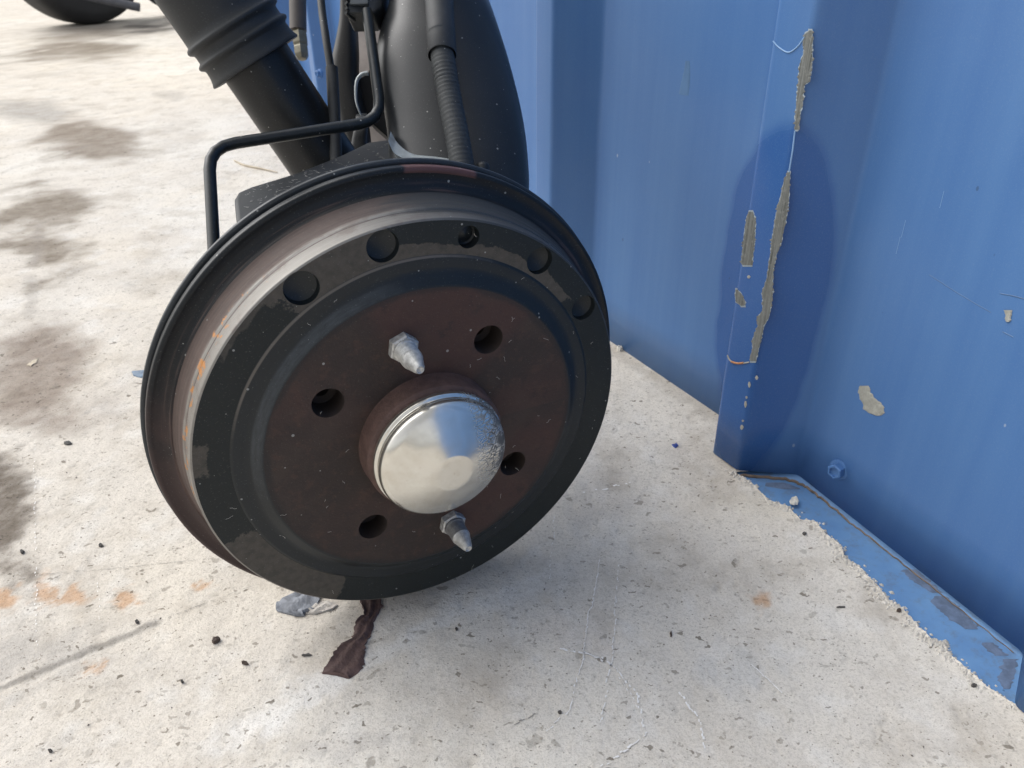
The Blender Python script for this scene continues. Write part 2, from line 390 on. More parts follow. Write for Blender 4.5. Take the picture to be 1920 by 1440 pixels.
me = bpy.data.meshes.new('concrete_ground'); F4 = np.concatenate([Fq, np.array(lipf)]) if lipf else Fq
me.vertices.add(len(Vl)); me.vertices.foreach_set('co', np.array(Vl, dtype=np.float32).ravel()); me.loops.add(len(F4) * 4); me.loops.foreach_set('vertex_index', F4.astype(np.int32).ravel())
me.polygons.add(len(F4)); me.polygons.foreach_set('loop_start', (np.arange(len(F4)) * 4).astype(np.int32)); me.polygons.foreach_set('use_smooth', np.ones(len(F4), dtype=bool)); me.update(calc_edges=True); me.materials.append(M_CONC)
at_ = me.attributes.new('tint', 'FLOAT_COLOR', 'POINT'); tc = np.ones((len(Vl), 4), dtype=np.float32); tc[:ny_ * nx_, :3] = T.reshape(-1, 3); tc[ny_ * nx_:, :3] = (.5, .48, .44); at_.data.foreach_set('color', tc.ravel())
slab_o = bpy.data.objects.new('concrete_ground', me); COL.objects.link(slab_o); tag(slab_o, None, kind='structure'); PW[slab_o.name] = Matrix()
# scratches in the slab: rows of tiny pale or dark scuffs
M_SCW = flat('pale_scratch', (.72, .70, .67), .9, nscale=300, namt=.5); M_SCD = flat('dark_hairline', (.25, .235, .21), .9)
def scratch(px, w, mat, fill=.7):
    P = []
    for a, b in zip(px[:-1], px[1:]):
        A, B = G(*a), G(*b); n_ = max(1, int((B - A).length / .0016)); P += [A.lerp(B, k / n_) for k in range(n_)]
    V, Fc = [], []; off = 0
    for a, b in zip(P[:-1], P[1:]):
        d = (b - a).normalized(); nn = Vector((-d.y, d.x, 0)); off = off * .8 + rag.gauss(0, w * .35)
        if rag.random() > fill: continue
        ww = w * rag.uniform(.18, .52); k = len(V); j = nn * off
        for q in (a - nn * ww * .6 + j, b - nn * ww + j, b + nn * ww * .7 + j, a + nn * ww + j): V.append(Vector((q.x, q.y, .0007)))
        Fc.append((k, k + 1, k + 2, k + 3))
    if V: mesh('scratch', V, Fc, mat, slab_o)
for px, w, mat, fl_ in [([(65, 830), (67, 1000), (70, 1230)], .0008, M_SCW, .32), ([(185, 1090), (187, 1180)], .0006, M_SCW, .3), ([(1124, 1050), (1096, 1210), (1070, 1330), (1022, 1378)], .0010, M_SCW, .85), ([(1160, 1060), (1152, 1180), (1124, 1360)], .0010, M_SCW, .75),
                        ([(1050, 1215), (1125, 1230), (1150, 1245), (1195, 1300), (1208, 1370), (1180, 1400), (1120, 1440)], .0016, M_SCW, .7), ([(1130, 1232), (1180, 1300), (1206, 1340)], .0012, M_SCW, .5), ([(1270, 1300), (1310, 1350), (1325, 1410)], .0014, M_SCW, .7), ([(1400, 1240), (1470, 1305)], .0009, M_SCW, .6),
                        ([(1040, 960), (1030, 1090)], .0008, M_SCW, .35), ([(290, 1168), (390, 1130), (480, 1098)], .0006, M_SCD, .8), ([(70, 1078), (200, 1068), (430, 1045)], .0005, M_SCD, .7), ([(965, 1362), (1010, 1338)], .0011, M_SCD, .9), ([(1070, 930), (1130, 915), (1200, 900)], .002, M_SCW, .4)]: scratch(px, w, mat, fl_)

M_DIRT = flat('dirt', (.16, .115, .075), .9, bump=.6, bscale=500)
sub = mesh('subsoil', [(-1, -6, -.03), (4, -6, -.03), (4, 8, -.03), (-1, 8, -.03)], [(0, 1, 2, 3)], M_DIRT); tag(sub, None, kind='structure')

# ================================================================== BLUE PROFILED SHEET WALL
def blue(name, chalk=.5, coat=.35, mark=False):
    """blue coil coating, chalked by the weather; one round patch on the rib is less chalked, smoother and deep blue"""
    t = NT(name); n = t.noise(5, 2, .6, t.vec((1, 1, .18))); n2 = t.noise(40, 2, .6)
    c = t.mix(t.step(n, .3, .7), (.016, .074, .265), (.021, .086, .29))
    streak = t.noise(1, 3, .6, t.vec((55, 55, 1.6))); fk = t.mul(chalk, t.add(.74, t.mul(t.sub(streak, .5), .5)))
    deep_patch = None  # mask of the round, deeper blue patch with less chalk
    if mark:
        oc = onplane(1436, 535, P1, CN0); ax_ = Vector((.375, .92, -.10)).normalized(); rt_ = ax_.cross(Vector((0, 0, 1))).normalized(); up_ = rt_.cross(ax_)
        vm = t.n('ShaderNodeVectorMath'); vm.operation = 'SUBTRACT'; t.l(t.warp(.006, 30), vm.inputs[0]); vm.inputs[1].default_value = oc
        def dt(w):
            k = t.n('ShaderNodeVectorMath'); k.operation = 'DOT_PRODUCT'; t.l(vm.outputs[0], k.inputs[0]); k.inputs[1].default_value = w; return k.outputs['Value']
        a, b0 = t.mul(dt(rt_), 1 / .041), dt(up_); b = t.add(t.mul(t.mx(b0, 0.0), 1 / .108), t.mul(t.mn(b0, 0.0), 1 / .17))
        e = t.mt('SQRT', t.add(t.mul(a, a), t.mul(b, b))); deep_patch = t.step(e, 1.06, .92); fk = t.mul(fk, t.sub(1, t.mul(deep_patch, .7)))
    fk = t.mul(fk, t.add(.62, t.mul(t.noise(7, 4, .65, t.vec((1, 1, .5), (5, 2, 1))), .76))); c = t.mix(fk, c, (.165, .315, .53)); c = t.mix(t.mul(t.step(t.noise(1400, 2, .6), .5, .72), .16), c, (.20, .28, .40))
    g = t.noise(120, 4, .7)
    kv = t.n('ShaderNodeTexVoronoi'); kv.inputs['Scale'].default_value = 130; t.l(t.vec((1, 1, .6)), kv.inputs['Vector']); d = kv.outputs['Distance']; r = t.sepc(kv.outputs['Color'])
    m = t.step(t.sub(t.mul(t.step(r[0], .955, 1), .15), d), 0, .05)
    c = t.mix(t.mul(m, .5), c, t.mix(t.step(r[1], .5, .7), (.03, .05, .09), (.45, .5, .56)))
    if not mark: c = t.mix(t.mul(t.step(g, .48, .72), .5), c, (.13, .16, .20))
    rg = t.add(.33, t.mul(n2, .08)); 
    if deep_patch is not None: rg = t.sub(rg, t.mul(deep_patch, .12))
    t.set(Base_Color=c, Roughness=rg, Normal=t.bump(t.noise(14, 1), .05, .004))
    t.b.inputs['Specular IOR Level'].default_value = .16
    t.b.inputs['Coat Weight'].default_value = coat; t.b.inputs['Coat Roughness'].default_value = .2; t.b.inputs['Coat IOR'].default_value = 1.5
    return t.m
cd0 = (P2 - P1); cd0.z = 0; cd0.normalize(); CN0 = Vector((cd0.y, -cd0.x, 0)); CN0 = CN0 if CN0.x < 0 else -CN0
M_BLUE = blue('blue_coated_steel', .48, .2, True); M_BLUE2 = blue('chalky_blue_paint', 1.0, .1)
wall = thing('profiled_sheet_wall', 'blue ribbed steel sheet wall with scraped paint on its nearest rib', 'wall', P1)
WALLTOP = 2.4
def sheet(poly, z0):
    P = rounded(poly, .0035); V, Fc = [], []; zs = [z0, .05, .12, .25, .5, 1.0, WALLTOP]
    for z in zs: V += [Vector((p.x, p.y, z)) for p in P]
    n = len(P)
    for j in range(len(zs) - 1):
        for k in range(n - 1): Fc.append((j * n + k, j * n + k + 1, (j + 1) * n + k + 1, (j + 1) * n + k))
    return V, Fc
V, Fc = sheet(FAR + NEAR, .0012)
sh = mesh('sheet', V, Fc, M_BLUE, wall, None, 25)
sd = sh.modifiers.new('thickness', 'SOLIDIFY'); sd.thickness = .0008; sd.offset = 1 if False else -1
# base rail: the flat blue ledge the sheets stand on, below the slab edge
rail = [E_[0] + Vector((-.02, -.004, 0)), E_[6] + Vector((-.02, -.01, 0)), E_[12] + Vector((-.02, -.01, 0)), E_[-1] + Vector((-.03, -.02, 0)), NEAR[6] + Vector((.0, 0, 0)), NEAR[6] + Vector((.08, .02, 0)), P3 + Vector((.09, .05, 0)), P3 + Vector((-.01, .03, 0)), P2 + Vector((-.004, .016, 0))]
slab('base_rail', [Vector((p.x, p.y, -.0028)) for p in rail], Vector((0, 0, -.012)), M_BLUE2, wall)
# rusty grime packed in the gap under the sheet
M_RUSTGAP = flat('rusty_grime', (.13, .095, .07), .9, bump=.8, bscale=700, nscale=150, namt=.7)
gp = [P2 + Vector((.004, -.002, 0)), P3 + Vector((-.004, -.003, 0)), P3 + (NEAR[3] - P3) * .12, P3 + (NEAR[3] - P3) * .3, P3 + (NEAR[3] - P3) * .55, NEAR[3] + (P3 - NEAR[3]) * .02]
gl = spline([Vector((p.x - .001, p.y - .0006, -.0022)) for p in gp], 14)
o = tube('grime_line', [p + Vector((rag.gauss(0, .0004), rag.gauss(0, .0004), rag.gauss(0, .0003))) for p in gl], lambda t: .0014 * (1 - .8 * t), M_RUSTGAP, wall, 8); tag(o, 'rusty grime in the gap under the sheet')

# scraped paint on the crown of the first rib, as (v, left u, right u) rows of the photo mapped onto the crown plane
cd = (P2 - P1); cd.z = 0; cd.normalize(); CN = Vector((cd.y, -cd.x, 0)); CN = CN if CN.x < 0 else -CN
pd = (NEAR[3] - P3); pd.z = 0; pd.normalize(); PN = Vector((pd.y, -pd.x, 0)); PN = PN if PN.x < 0 else -PN
fd = (FAR[-2] - FAR[-1]); fd.normalize(); FN = Vector((fd.y, -fd.x, 0)); FN = FN if FN.x < 0 else -FN
def zinc():
    t = NT('bare_zinc_primer'); s = t.noise(1, 4, .7, t.vec((900, 900, 26))); n = t.noise(300, 4, .7)
    c = t.mix(t.step(s, .35, .62), (.185, .195, .19), (.11, .117, .11)); c = t.mix(t.step(s, .62, .67), c, (.035, .042, .04))
    c = t.mix(t.mul(t.step(n, .5, .7), .4), c, (.27, .28, .27))
    t.set(Base_Color=c, Roughness=.6, Metallic=.15, Normal=t.bump(s, .4, .0005)); return t.m
M_ZINC = zinc(); M_BUFF = flat('buff_primer', (.28, .28, .25), .7, bump=.5, nscale=300)
M_PALE = flat('pale_blue_scuff', (.20, .33, .52), .6)
M_FLAKE = flat('pale_flaked_edge', (.25, .30, .34), .7, nscale=300)
def chip(name, rows, p, n, mat, parent, lift=.00035, jag=.0009, mid=6, label=None):
    R = []
    for (a, b) in zip(rows[:-1], rows[1:]):
        k = max(1, int((b[0] - a[0]) / 3))
        for j in range(k): R.append([a[i] + (b[i] - a[i]) * j / k for i in range(3)])
    R.append(list(rows[-1])); V, Fc = [], []
    side = n.cross(Vector((0, 0, 1))).normalized()
    for i, (v, l, r) in enumerate(R):
        A, B = onplane(l, v, p, n), onplane(r, v, p, n)
        if side.dot(B - A) < 0: A, B = A, B
        d = (B - A).normalized() if (B - A).length > 1e-7 else side
        A -= d * abs(rag.gauss(0, jag)); B += d * abs(rag.gauss(0, jag))
        for j in range(mid + 1):
            t = j / mid; V.append(A.lerp(B, t) + n * (lift * (1 if 0 < t < 1 else .35)))
    w = mid + 1
    for i in range(len(R) - 1):
        for j in range(mid): Fc.append((i * w + j, i * w + j + 1, (i + 1) * w + j + 1, (i + 1) * w + j))
    o = mesh(name, V, Fc, mat, parent); 
    if label: o['label'] = label
    return o
CHIPS = [[(57, 1517, 1523), (67, 1507, 1523), (100, 1508, 1522), (123, 1500, 1522), (153, 1498, 1517), (160, 1497, 1507), (187, 1495, 1505), (213, 1493, 1500), (228, 1492, 1498), (243, 1492, 1496)],
         [(323, 1478, 1481), (350, 1468, 1479), (367, 1465, 1479), (383, 1460, 1477), (410, 1455, 1474), (433, 1451, 1468), (450, 1448, 1465), (470, 1446, 1457), (500, 1442, 1450), (527, 1438, 1448), (547, 1430, 1448), (567, 1432, 1446), (583, 1430, 1444), (597, 1420, 1440), (610, 1422, 1432), (633, 1413, 1427), (653, 1412, 1422), (677, 1407, 1417)],
         [(397, 1405, 1412), (413, 1400, 1416), (440, 1396, 1415), (467, 1393, 1413), (490, 1391, 1410), (497, 1393, 1409)],
         [(543, 1380, 1382), (553, 1379, 1391), (567, 1381, 1397), (573, 1390, 1396)]]
for k, rows in enumerate(CHIPS):
    chip('paint_edge', [(rows[0][0] - 3, rows[0][1], rows[0][2])] + [(v, l - .8, r + .8) for v, l, r in rows] + [(rows[-1][0] + 3, rows[-1][1], rows[-1][2])], P1, CN, M_FLAKE, wall, lift=.00018, jag=.0005)
    chip('paint_scrape', rows, P1, CN, M_ZINC, wall, label='bare grey scrape in the blue paint')
for (u, v, w, h) in [(1419, 708, 6, 8), (1405, 721, 5, 11), (1400, 745, 4, 5), (1398, 758, 5, 12), (1393, 789, 4, 4), (1391, 801, 6, 9), (1404, 519, 6, 6)]:
    chip('paint_fleck', [(v - h / 2, u - 1, u + 1), (v, u - w / 2, u + w / 2), (v + h / 2, u - 1, u + 1)], P1, CN, M_BUFF, wall, jag=.0002, mid=2)
chip('paint_chip', [(723, 1613, 1627), (733, 1611, 1630), (745, 1614, 1638), (755, 1618, 1651), (767, 1621, 1657), (774, 1630, 1656), (779, 1643, 1652)], P3, PN, M_BUFF, wall, lift=.0005, label='grey chip on the flat of the wall')
def hair(name, pix, p, n, r, mat, parent, lift=.0002):
    return tube(name, spline([onplane(u, v, p, n) + n * lift for u, v in pix], 5), r, mat, parent, 6)
hair('paint_crack', [(1450, 77), (1460, 88), (1478, 98), (1495, 88), (1509, 69)], P1, CN, .0004, M_PALE, wall)
hair('paint_crack', [(1491, 245), (1487, 280), (1480, 322)], P1, CN, .0005, M_PALE, wall)
hair('paint_crack', [(1364, 666), (1371, 677), (1388, 681), (1405, 679)], P1, CN, .0006, M_BUFF, wall)
hair('rust_crack', [(1372, 678), (1384, 681), (1395, 680)], P1, CN, .0008, flat('orange_rust', (.30, .14, .06), .85, nscale=300, namt=.8), wall, .0004)
M_SCR = flat('grey_scratch', (.07, .13, .24), .6)
hair('scratch', [(1742, 515), (1800, 552), (1858, 586)], P3, PN, .0002, M_SCR, wall, 0)
hair('scratch', [(1875, 550), (1905, 556), (1925, 562)], P3, PN, .0003, M_SCR, wall, 0)
hair('scratch', [(1880, 622), (1900, 632)], P3, PN, .0003, M_SCR, wall, 0)
chip('paint_chip', [(581, 1884, 1898), (590, 1886, 1897), (603, 1887, 1894)], P3, PN, M_BUFF, wall, lift=.0007, jag=.0004)
for (u, v) in [(1690, 445), (1680, 476), (1762, 390), (1930, 600)]: hair('scuff', [(u, v), (u + 4, v - 16), (u + 8, v - 32)], P3, PN, .00012, M_PALE, wall, 0)
M_DKSPOT = flat('dark_spot_blue', (.055, .13, .26), .5)
chip('dark_spot', [(114, 1286, 1293), (135, 1282, 1294), (160, 1276, 1293), (176, 1273, 1291), (179, 1286, 1291)], FAR[-1], FN, M_DKSPOT, wall, lift=.0002, jag=.0002, label='darker patch low on the recessed panel')  # thin patch of slightly darker blue
M_GRIME = flat('rail_grime', (.085, .12, .19), .8, nscale=200, namt=.6)
for rows in ([(1068, 1694, 1716), (1080, 1702, 1730), (1092, 1716, 1744), (1104, 1736, 1758), (1112, 1750, 1766)], [(1118, 1754, 1772), (1134, 1752, 1790), (1150, 1770, 1806), (1166, 1790, 1822), (1180, 1812, 1834)], [(1205, 1842, 1860), (1218, 1852, 1874), (1230, 1868, 1890)], [(1236, 1884, 1904), (1256, 1880, 1900), (1276, 1876, 1896), (1292, 1884, 1892)], [(905, 1440, 1470), (912, 1438, 1490), (918, 1470, 1500)]):
    chip('grime_patch', rows, Vector((0, 0, -.0028)), Vector((0, 0, 1)), M_GRIME, wall, lift=.0002, jag=.0012)
# hex screw with washer face
def screw(u, v, p, n, r):
    q = onplane(u, v, p, n); mw = frame(q, (n + Vector((0, -.25, .12))).normalized())
    prof = [(r * 1.25, .0002), (r * 1.3, .0012), (r * 1.05, .0016)]
    b = lathe('screw', [(0.0001, .0014)] + prof[::-1][:1] + [(r * 1.3, .0012), (r * 1.3, -.002)], M_BLUE, wall, mw, 32)
    V = []; Fc = []
    for z, rr in ((.0012, r), (.0068, r), (.0075, r * .86), (.0075, r * .66), (.0058, r * .6)):
        V += [(rr * math.cos(math.pi / 3 * k + .2), rr * math.sin(math.pi / 3 * k + .2), z) for k in range(6)]
    for j in range(4):
        for k in range(6): Fc.append((j * 6 + k, j * 6 + (k + 1) % 6, j * 6 + 6 + (k + 1) % 6, j * 6 + 6 + k))
    Fc.append(tuple(range(24, 30)))
    mesh('head', V, Fc, M_BLUE, b, mw, 20)
screw(1574, 880, P3, PN, .0058)
fq = G(598, 172); screw(600, 138, FAR[-8], Vector((-.88, -.47, 0)).normalized(), .006)

# ================================================================== AXLE WITH BRAKE DRUM
C0 = Vector((-.04546, .34558, .13783)); N0 = Vector((.43394, -.90055, -.02656)).normalized()
U0 = Vector((.90087, .43409, 0)); V0 = N0.cross(U0); V0 = V0 if V0.z > 0 else -V0; U0 = V0.cross(N0)
DM = Matrix(((U0.x, V0.x, N0.x, C0.x), (U0.y, V0.y, N0.y, C0.y), (U0.z, V0.z, N0.z, C0.z), (0, 0, 0, 1)))
axle = thing('rear_axle', 'black car rear axle end with brake drum standing on the concrete', 'car axle', Vector((C0.x, C0.y, 0)) - N0 * .044)

def polar(t):
    x, y, z = t.sep(); r = t.mt('SQRT', t.add(t.mul(x, x), t.mul(y, y)))
    a = t.mul(t.mt('ARCTAN2', y, x), 180 / math.pi); a = t.mt('ADD', a, t.mul(t.mt('LESS_THAN', a, 0.0), 360)); return x, y, z, r, a
def band(t, x, lo, hi, s): return t.mul(t.step(x, lo - s, lo + s), t.step(x, hi + s, hi - s))
def drum_black():
    t = NT('drum_black_paint'); x, y, z, r, a = polar(t); n = t.sub(t.noise(70, 5, .72), .5); n2 = t.noise(220, 4, .6)
    n3 = t.sub(t.noise(28, 2, .5, t.vec(loc=(.3, .1, 0))), .5); aj = t.add(a, t.add(t.mul(n, 16), t.mul(n3, 26))); rj = t.add(r, t.add(t.mul(n, .008), t.mul(n3, .010)))
    m = t.mul(band(t, aj, 96, 126, .6), t.step(r, .1015, .102))
    m = t.mx(m, t.mul(t.mul(band(t, aj, 36, 100, .6), t.step(rj, .1090, .1082)), t.step(r, .1003, .1008)))
    m = t.mx(m, t.mul(band(t, aj, 201, 238, .5), t.step(r, .1020, .1024)))
    m = t.mx(m, t.mul(band(t, aj, 164, 174, .8), t.step(t.add(r, t.mul(n, .012)), .1125, .1135)))
    m = t.mx(m, t.mul(t.mul(band(t, aj, 118, 146, .8), t.step(rj, .116, .1172)), .8))
    m = t.mul(m, t.add(.72, t.mul(t.step(n2, .3, .6), .28)))
    c = t.mix(t.mul(n2, .5), (.008, .0115, .012), (.016, .0205, .0205)); g = t.mix(n2, (.060, .053, .044), (.090, .079, .065))
    c = t.dust(t.mix(m, c, g), .10, 420)
    t.set(Base_Color=c, Roughness=t.add(.44, t.mul(m, .15)), Normal=t.bump(t.add(t.noise(1200, 3), t.mul(m, -1.5)), .18, .0004)); t.b.inputs['Specular IOR Level'].default_value = .3; return t.m
def drum_rust():
    t = NT('rust_brown_iron'); x, y, z, r, a = polar(t); n = t.noise(30, 5, .6); f = t.noise(500, 4, .7)
    sector = t.noise(1, 1, .5, t.comb(t.mul(a, .021), 3.0, t.mul(r, 4)))
    c = t.mix(t.step(sector, .42, .58), (.036, .025, .021), (.064, .032, .026)); c = t.mix(t.mul(t.step(n, .45, .7), .6), c, (.068, .046, .036)); c = t.mix(t.mul(t.step(t.noise(130, 4, .7), .50, .66), .5), c, (.082, .043, .032)); c = t.mix(t.mul(t.step(t.noise(75, 4, .75, t.vec(loc=(1, 0, 0))), .54, .68), .55), c, (.022, .018, .017)); c = t.mix(t.mul(t.step(t.add(r, t.mul(t.sub(n, .5), .012)), .0835, .0865), .7), c, (.018, .018, .018))
    c = t.mix(t.mul(f, .35), c, (.030, .022, .02)); c = t.dust(c, .05, 300)
    t.set(Base_Color=c, Roughness=.62, Normal=t.bump(f, .5, .0006)); t.b.inputs['Specular IOR Level'].default_value = .35; return t.m
def drum_side():
    t = NT('machined_rim'); x, y, z, r, a = polar(t)
    st = t.noise(1, 4, .65, t.comb(t.mul(a, .05), t.mul(z, 900), 0.0)); st2 = t.noise(1, 3, .6, t.comb(t.mul(a, .12), t.mul(z, 260), 4.0)); n = t.noise(160, 4, .6)
    c = t.mix(st, (.17, .158, .142), (.29, .275, .25)); c = t.mix(t.mul(t.step(t.noise(55, 4, .7), .5, .68), .5), c, (.12, .085, .07))
    zj = t.add(z, t.mul(t.sub(st2, .5), .004))
    rust = t.step(zj, -.0165, -.0195); c = t.mix(t.mul(rust, .92), c, t.mix(t.mul(st, t.add(.4, n)), (.035, .023, .020), (.13, .082, .066)))
    c = t.mix(t.mul(t.step(t.mt('ABSOLUTE', t.add(z, .0155)), .0006, .0002), .8), c, (.09, .065, .06))
    spot = t.mul(t.step(n, .56, .63), t.mul(band(t, a, 128, 185, 8), band(t, z, -.019, -.0105, .001)))
    c = t.mix(spot, c, (.45, .20, .06))
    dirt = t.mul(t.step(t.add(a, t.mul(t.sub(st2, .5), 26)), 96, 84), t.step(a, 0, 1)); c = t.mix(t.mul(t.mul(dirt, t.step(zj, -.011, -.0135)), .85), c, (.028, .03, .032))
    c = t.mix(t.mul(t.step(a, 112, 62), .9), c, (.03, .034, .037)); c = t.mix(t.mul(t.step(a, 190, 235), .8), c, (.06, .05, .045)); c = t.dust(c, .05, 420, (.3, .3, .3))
    t.set(Base_Color=c, Roughness=t.add(.45, t.mul(rust, .2)), Metallic=t.mul(t.sub(1, rust), .25), Normal=t.bump(t.add(st, t.mul(t.noise(900, 3), t.step(a, 84, 55))), .35, .0006)); return t.m
def flange_mat():
    t = NT('flange_black_rust'); x, y, z, r, a = polar(t); n = t.noise(40, 5, .6); st = t.noise(1, 3, .6, t.comb(t.mul(a, .04), t.mul(r, 600), 0.0))
    c = t.mix(t.step(t.add(a, t.mul(t.sub(n, .5), 60)), 150, 185), (.008, .010, .012), (.050, .031, .029))
    c = t.mix(t.mul(t.mul(band(t, t.add(a, t.mul(t.sub(n, .5), 6)), 70, 86, .6), t.step(r, .1335, .134)), .9), c, (.10, .05, .047))
    c = t.mix(t.mul(t.step(st, .5, .7), t.mul(t.step(r, .131, .127), .7)), c, (.10, .065, .055)); c = t.dust(c, .06, 380)
    t.set(Base_Color=c, Roughness=t.add(.27, t.mul(n, .2)), Normal=t.bump(t.noise(1100, 2), .2, .0003)); t.b.inputs['Specular IOR Level'].default_value = .3; return t.m
M_DBLK, M_DRUST, M_DSIDE, M_DFLG = drum_black(), drum_rust(), drum_side(), flange_mat()
def step_mat():
    t = NT('step_black_paint'); x, y, z, r, a = polar(t); n = t.noise(60, 4, .65); sheen_n = t.noise(1, 3, .6, t.comb(t.mul(a, .25), t.mul(r, 900), 0.0)); aj = t.add(a, t.mul(t.sub(n, .5), 30))
    c = t.mix(n, (.008, .011, .013), (.014, .018, .020))
    c = t.mix(t.mul(t.mul(band(t, aj, 72, 160, 12), band(t, r, .1007, .1018, .0003)), .75), c, (.15, .13, .11))  # worn step edge, with its upper-left highlight painted in
    c = t.mix(t.mul(t.mul(band(t, aj, 100, 178, 14), band(t, r, .0876, .0925, .0008)), t.mul(sheen_n, .55)), c, (.10, .112, .125))  # sky highlight painted into the colour of the upper-left chamfer
    c = t.dust(c, .08, 420); t.set(Base_Color=c, Roughness=t.add(.34, t.mul(n, .15))); t.b.inputs['Specular IOR Level'].default_value = .36; return t.m
M_STEP = step_mat()
M_HOLE = flat('hole_dark_iron', (.030, .022, .019), .7)

HOLES = [(.0625 * math.cos(math.radians(q)), .0625 * math.sin(math.radians(q)), .0083) for q in (54.2, 144.2, 234.2, 324.2)]
DIMP = [(.1110 * math.cos(math.radians(q)), .1110 * math.sin(math.radians(q)), rr) for q, rr in ((118.9, .0084), (97.2, .0080), (74.6, .0058), (51.6, .0074), (28.8, .0074))]
Z1, Z2 = -.0042, -.0051
drum = lathe('brake_drum', [(p.x, p.y) for p in rounded([(.1190, Z2, 0), (.1200, Z2 - .0006, 0), (.1208, -.0145, 0), (.1205, -.0155, 0), (.1214, -.0168, 0), (.1220, -.0205, 0), (.1226, -.0215, 0), (.1230, -.0240, 0), (.1240, -.0265, 0), (.1258, -.0318, 0), (.1300, -.0338, 0), (.1334, -.0336, 0), (.1352, -.0332, 0), (.1368, -.0342, 0), (.1368, -.0382, 0), (.1300, -.0392, 0)], [0, .0004, .0006, .0003, .0005, .0006, .0005, .0005, .0012, .003, .003, .0015, .0012, .001, .0005, 0])],
             [M_DSIDE, M_DFLG, M_DBLK], axle, DM, 192, 40)
me = drum.data
for p in me.polygons: p.material_index = 1 if p.center.z < -.0288 else 0
def sub(o): return o
ring_plate('front_face', (.1020, .1190), DIMP, Z2, M_DBLK, drum, DM)
lathe('face_step', [(p.x, p.y) for p in rounded([(.0870, 0, 0), (.0882, -.0002, 0), (.0930, -.0037, 0), (.0952, Z1, 0), (.1008, Z1, 0), (.1020, Z2, 0)], [0, .0012, .0022, .002, .0006, 0])], M_STEP, drum, DM, 192, 60)
ring_plate('mounting_face', (.0870, .0385), HOLES, 0, M_DRUST, drum, DM)
for (hx, hy, hr) in HOLES:
    lathe('bolt_hole', [(hr, 0), (hr * .97, -.0012), (hr * .97, -.014), (hr * .5, -.0145), (hr * .45, -.02), (.0002, -.02)], M_HOLE, drum, DM @ Matrix.Translation((hx, hy, 0)), 32, 40)
for k, (hx, hy, hr) in enumerate(DIMP):
    pr = [(hr, Z2), (hr * .98, Z2 - .0006), (hr * .92, Z2 - .0034), (hr * .6, Z2 - .0044), (hr * .3, Z2 - .0048), (.0002, Z2 - .0049)] if k != 2 else [(hr, Z2), (hr * .97, Z2 - .0008), (hr * .95, Z2 - .0055), (hr * .8, Z2 - .0062), (.0002, Z2 - .005)]
    o = lathe('casting_dimple' if k != 2 else 'inspection_hole', pr, M_STEP, drum, DM @ Matrix.Translation((hx, hy, 0)), 40, 35)
# hub and grease cap
M_HUB = flat('rusty_hub', (.075, .042, .034), .75, nscale=180, namt=.6, bump=.7, bscale=600)
lathe('hub', [(p.x, p.y) for p in rounded([(.0385, 0, 0), (.0392, -.0004, 0), (.0388, .0008, 0), (.0382, .0120, 0), (.0362, .0135, 0), (.033, .0136, 0)], .0008)], M_HUB, axle, DM, 96, 35)
def capmat():
    t = NT('zinc_grease_cap'); x, y, z, r, a = polar(t); n = t.noise(120, 5, .65); b = t.noise(18, 3)
    c = t.mix(t.step(n, .4, .7), (.74, .715, .65), (.66, .635, .57)); c = t.mix(t.mul(t.step(t.noise(500, 3, .7), .66, .74), .35), c, (.35, .32, .28))
    side = t.mul(t.step(t.add(x, t.mul(t.sub(b, .5), .016)), .011, .026), t.step(y, -.022, -.010))
    cv = t.warp(.003, 260, t.vec((.6, 1.5, 1))); e = t.vor(340, cv, 'DISTANCE_TO_EDGE'); cr = t.mul(side, t.step(e, .13, .03))
    heavy = t.mul(t.step(t.add(x, t.mul(t.sub(n, .5), .02)), .024, .033), t.step(n, .42, .6))
    k = t.mx(cr, t.mul(heavy, side)); c = t.mix(t.mul(k, .9), c, (.028, .03, .034))
    t.set(Base_Color=c, Metallic=t.sub(.92, t.mul(k, .8)), Roughness=t.add(.18, t.add(t.mul(k, .35), t.mul(n, .07))), Normal=t.bump(t.add(t.mul(k, -1), t.mul(n, .15)), .2, .0005)); return t.m
M_CAP = capmat()
lathe('grease_cap', [(p.x, p.y) for p in rounded([(.0352, .0130, 0), (.0362, .0145, 0), (.0362, .0172, 0), (.0347, .0178, 0), (.0344, .0195, 0), (.0352, .0206, 0), (.0346, .0235, 0), (.0322, .0262, 0), (.0215, .0318, 0), (.0105, .0358, 0), (.0088, .0360, 0), (.0002, .0361, 0)], [0, .0007, .0007, .0006, .0006, .0009, .0018, .004, .004, .001, .001, 0])], M_CAP, axle, DM, 128, 50)
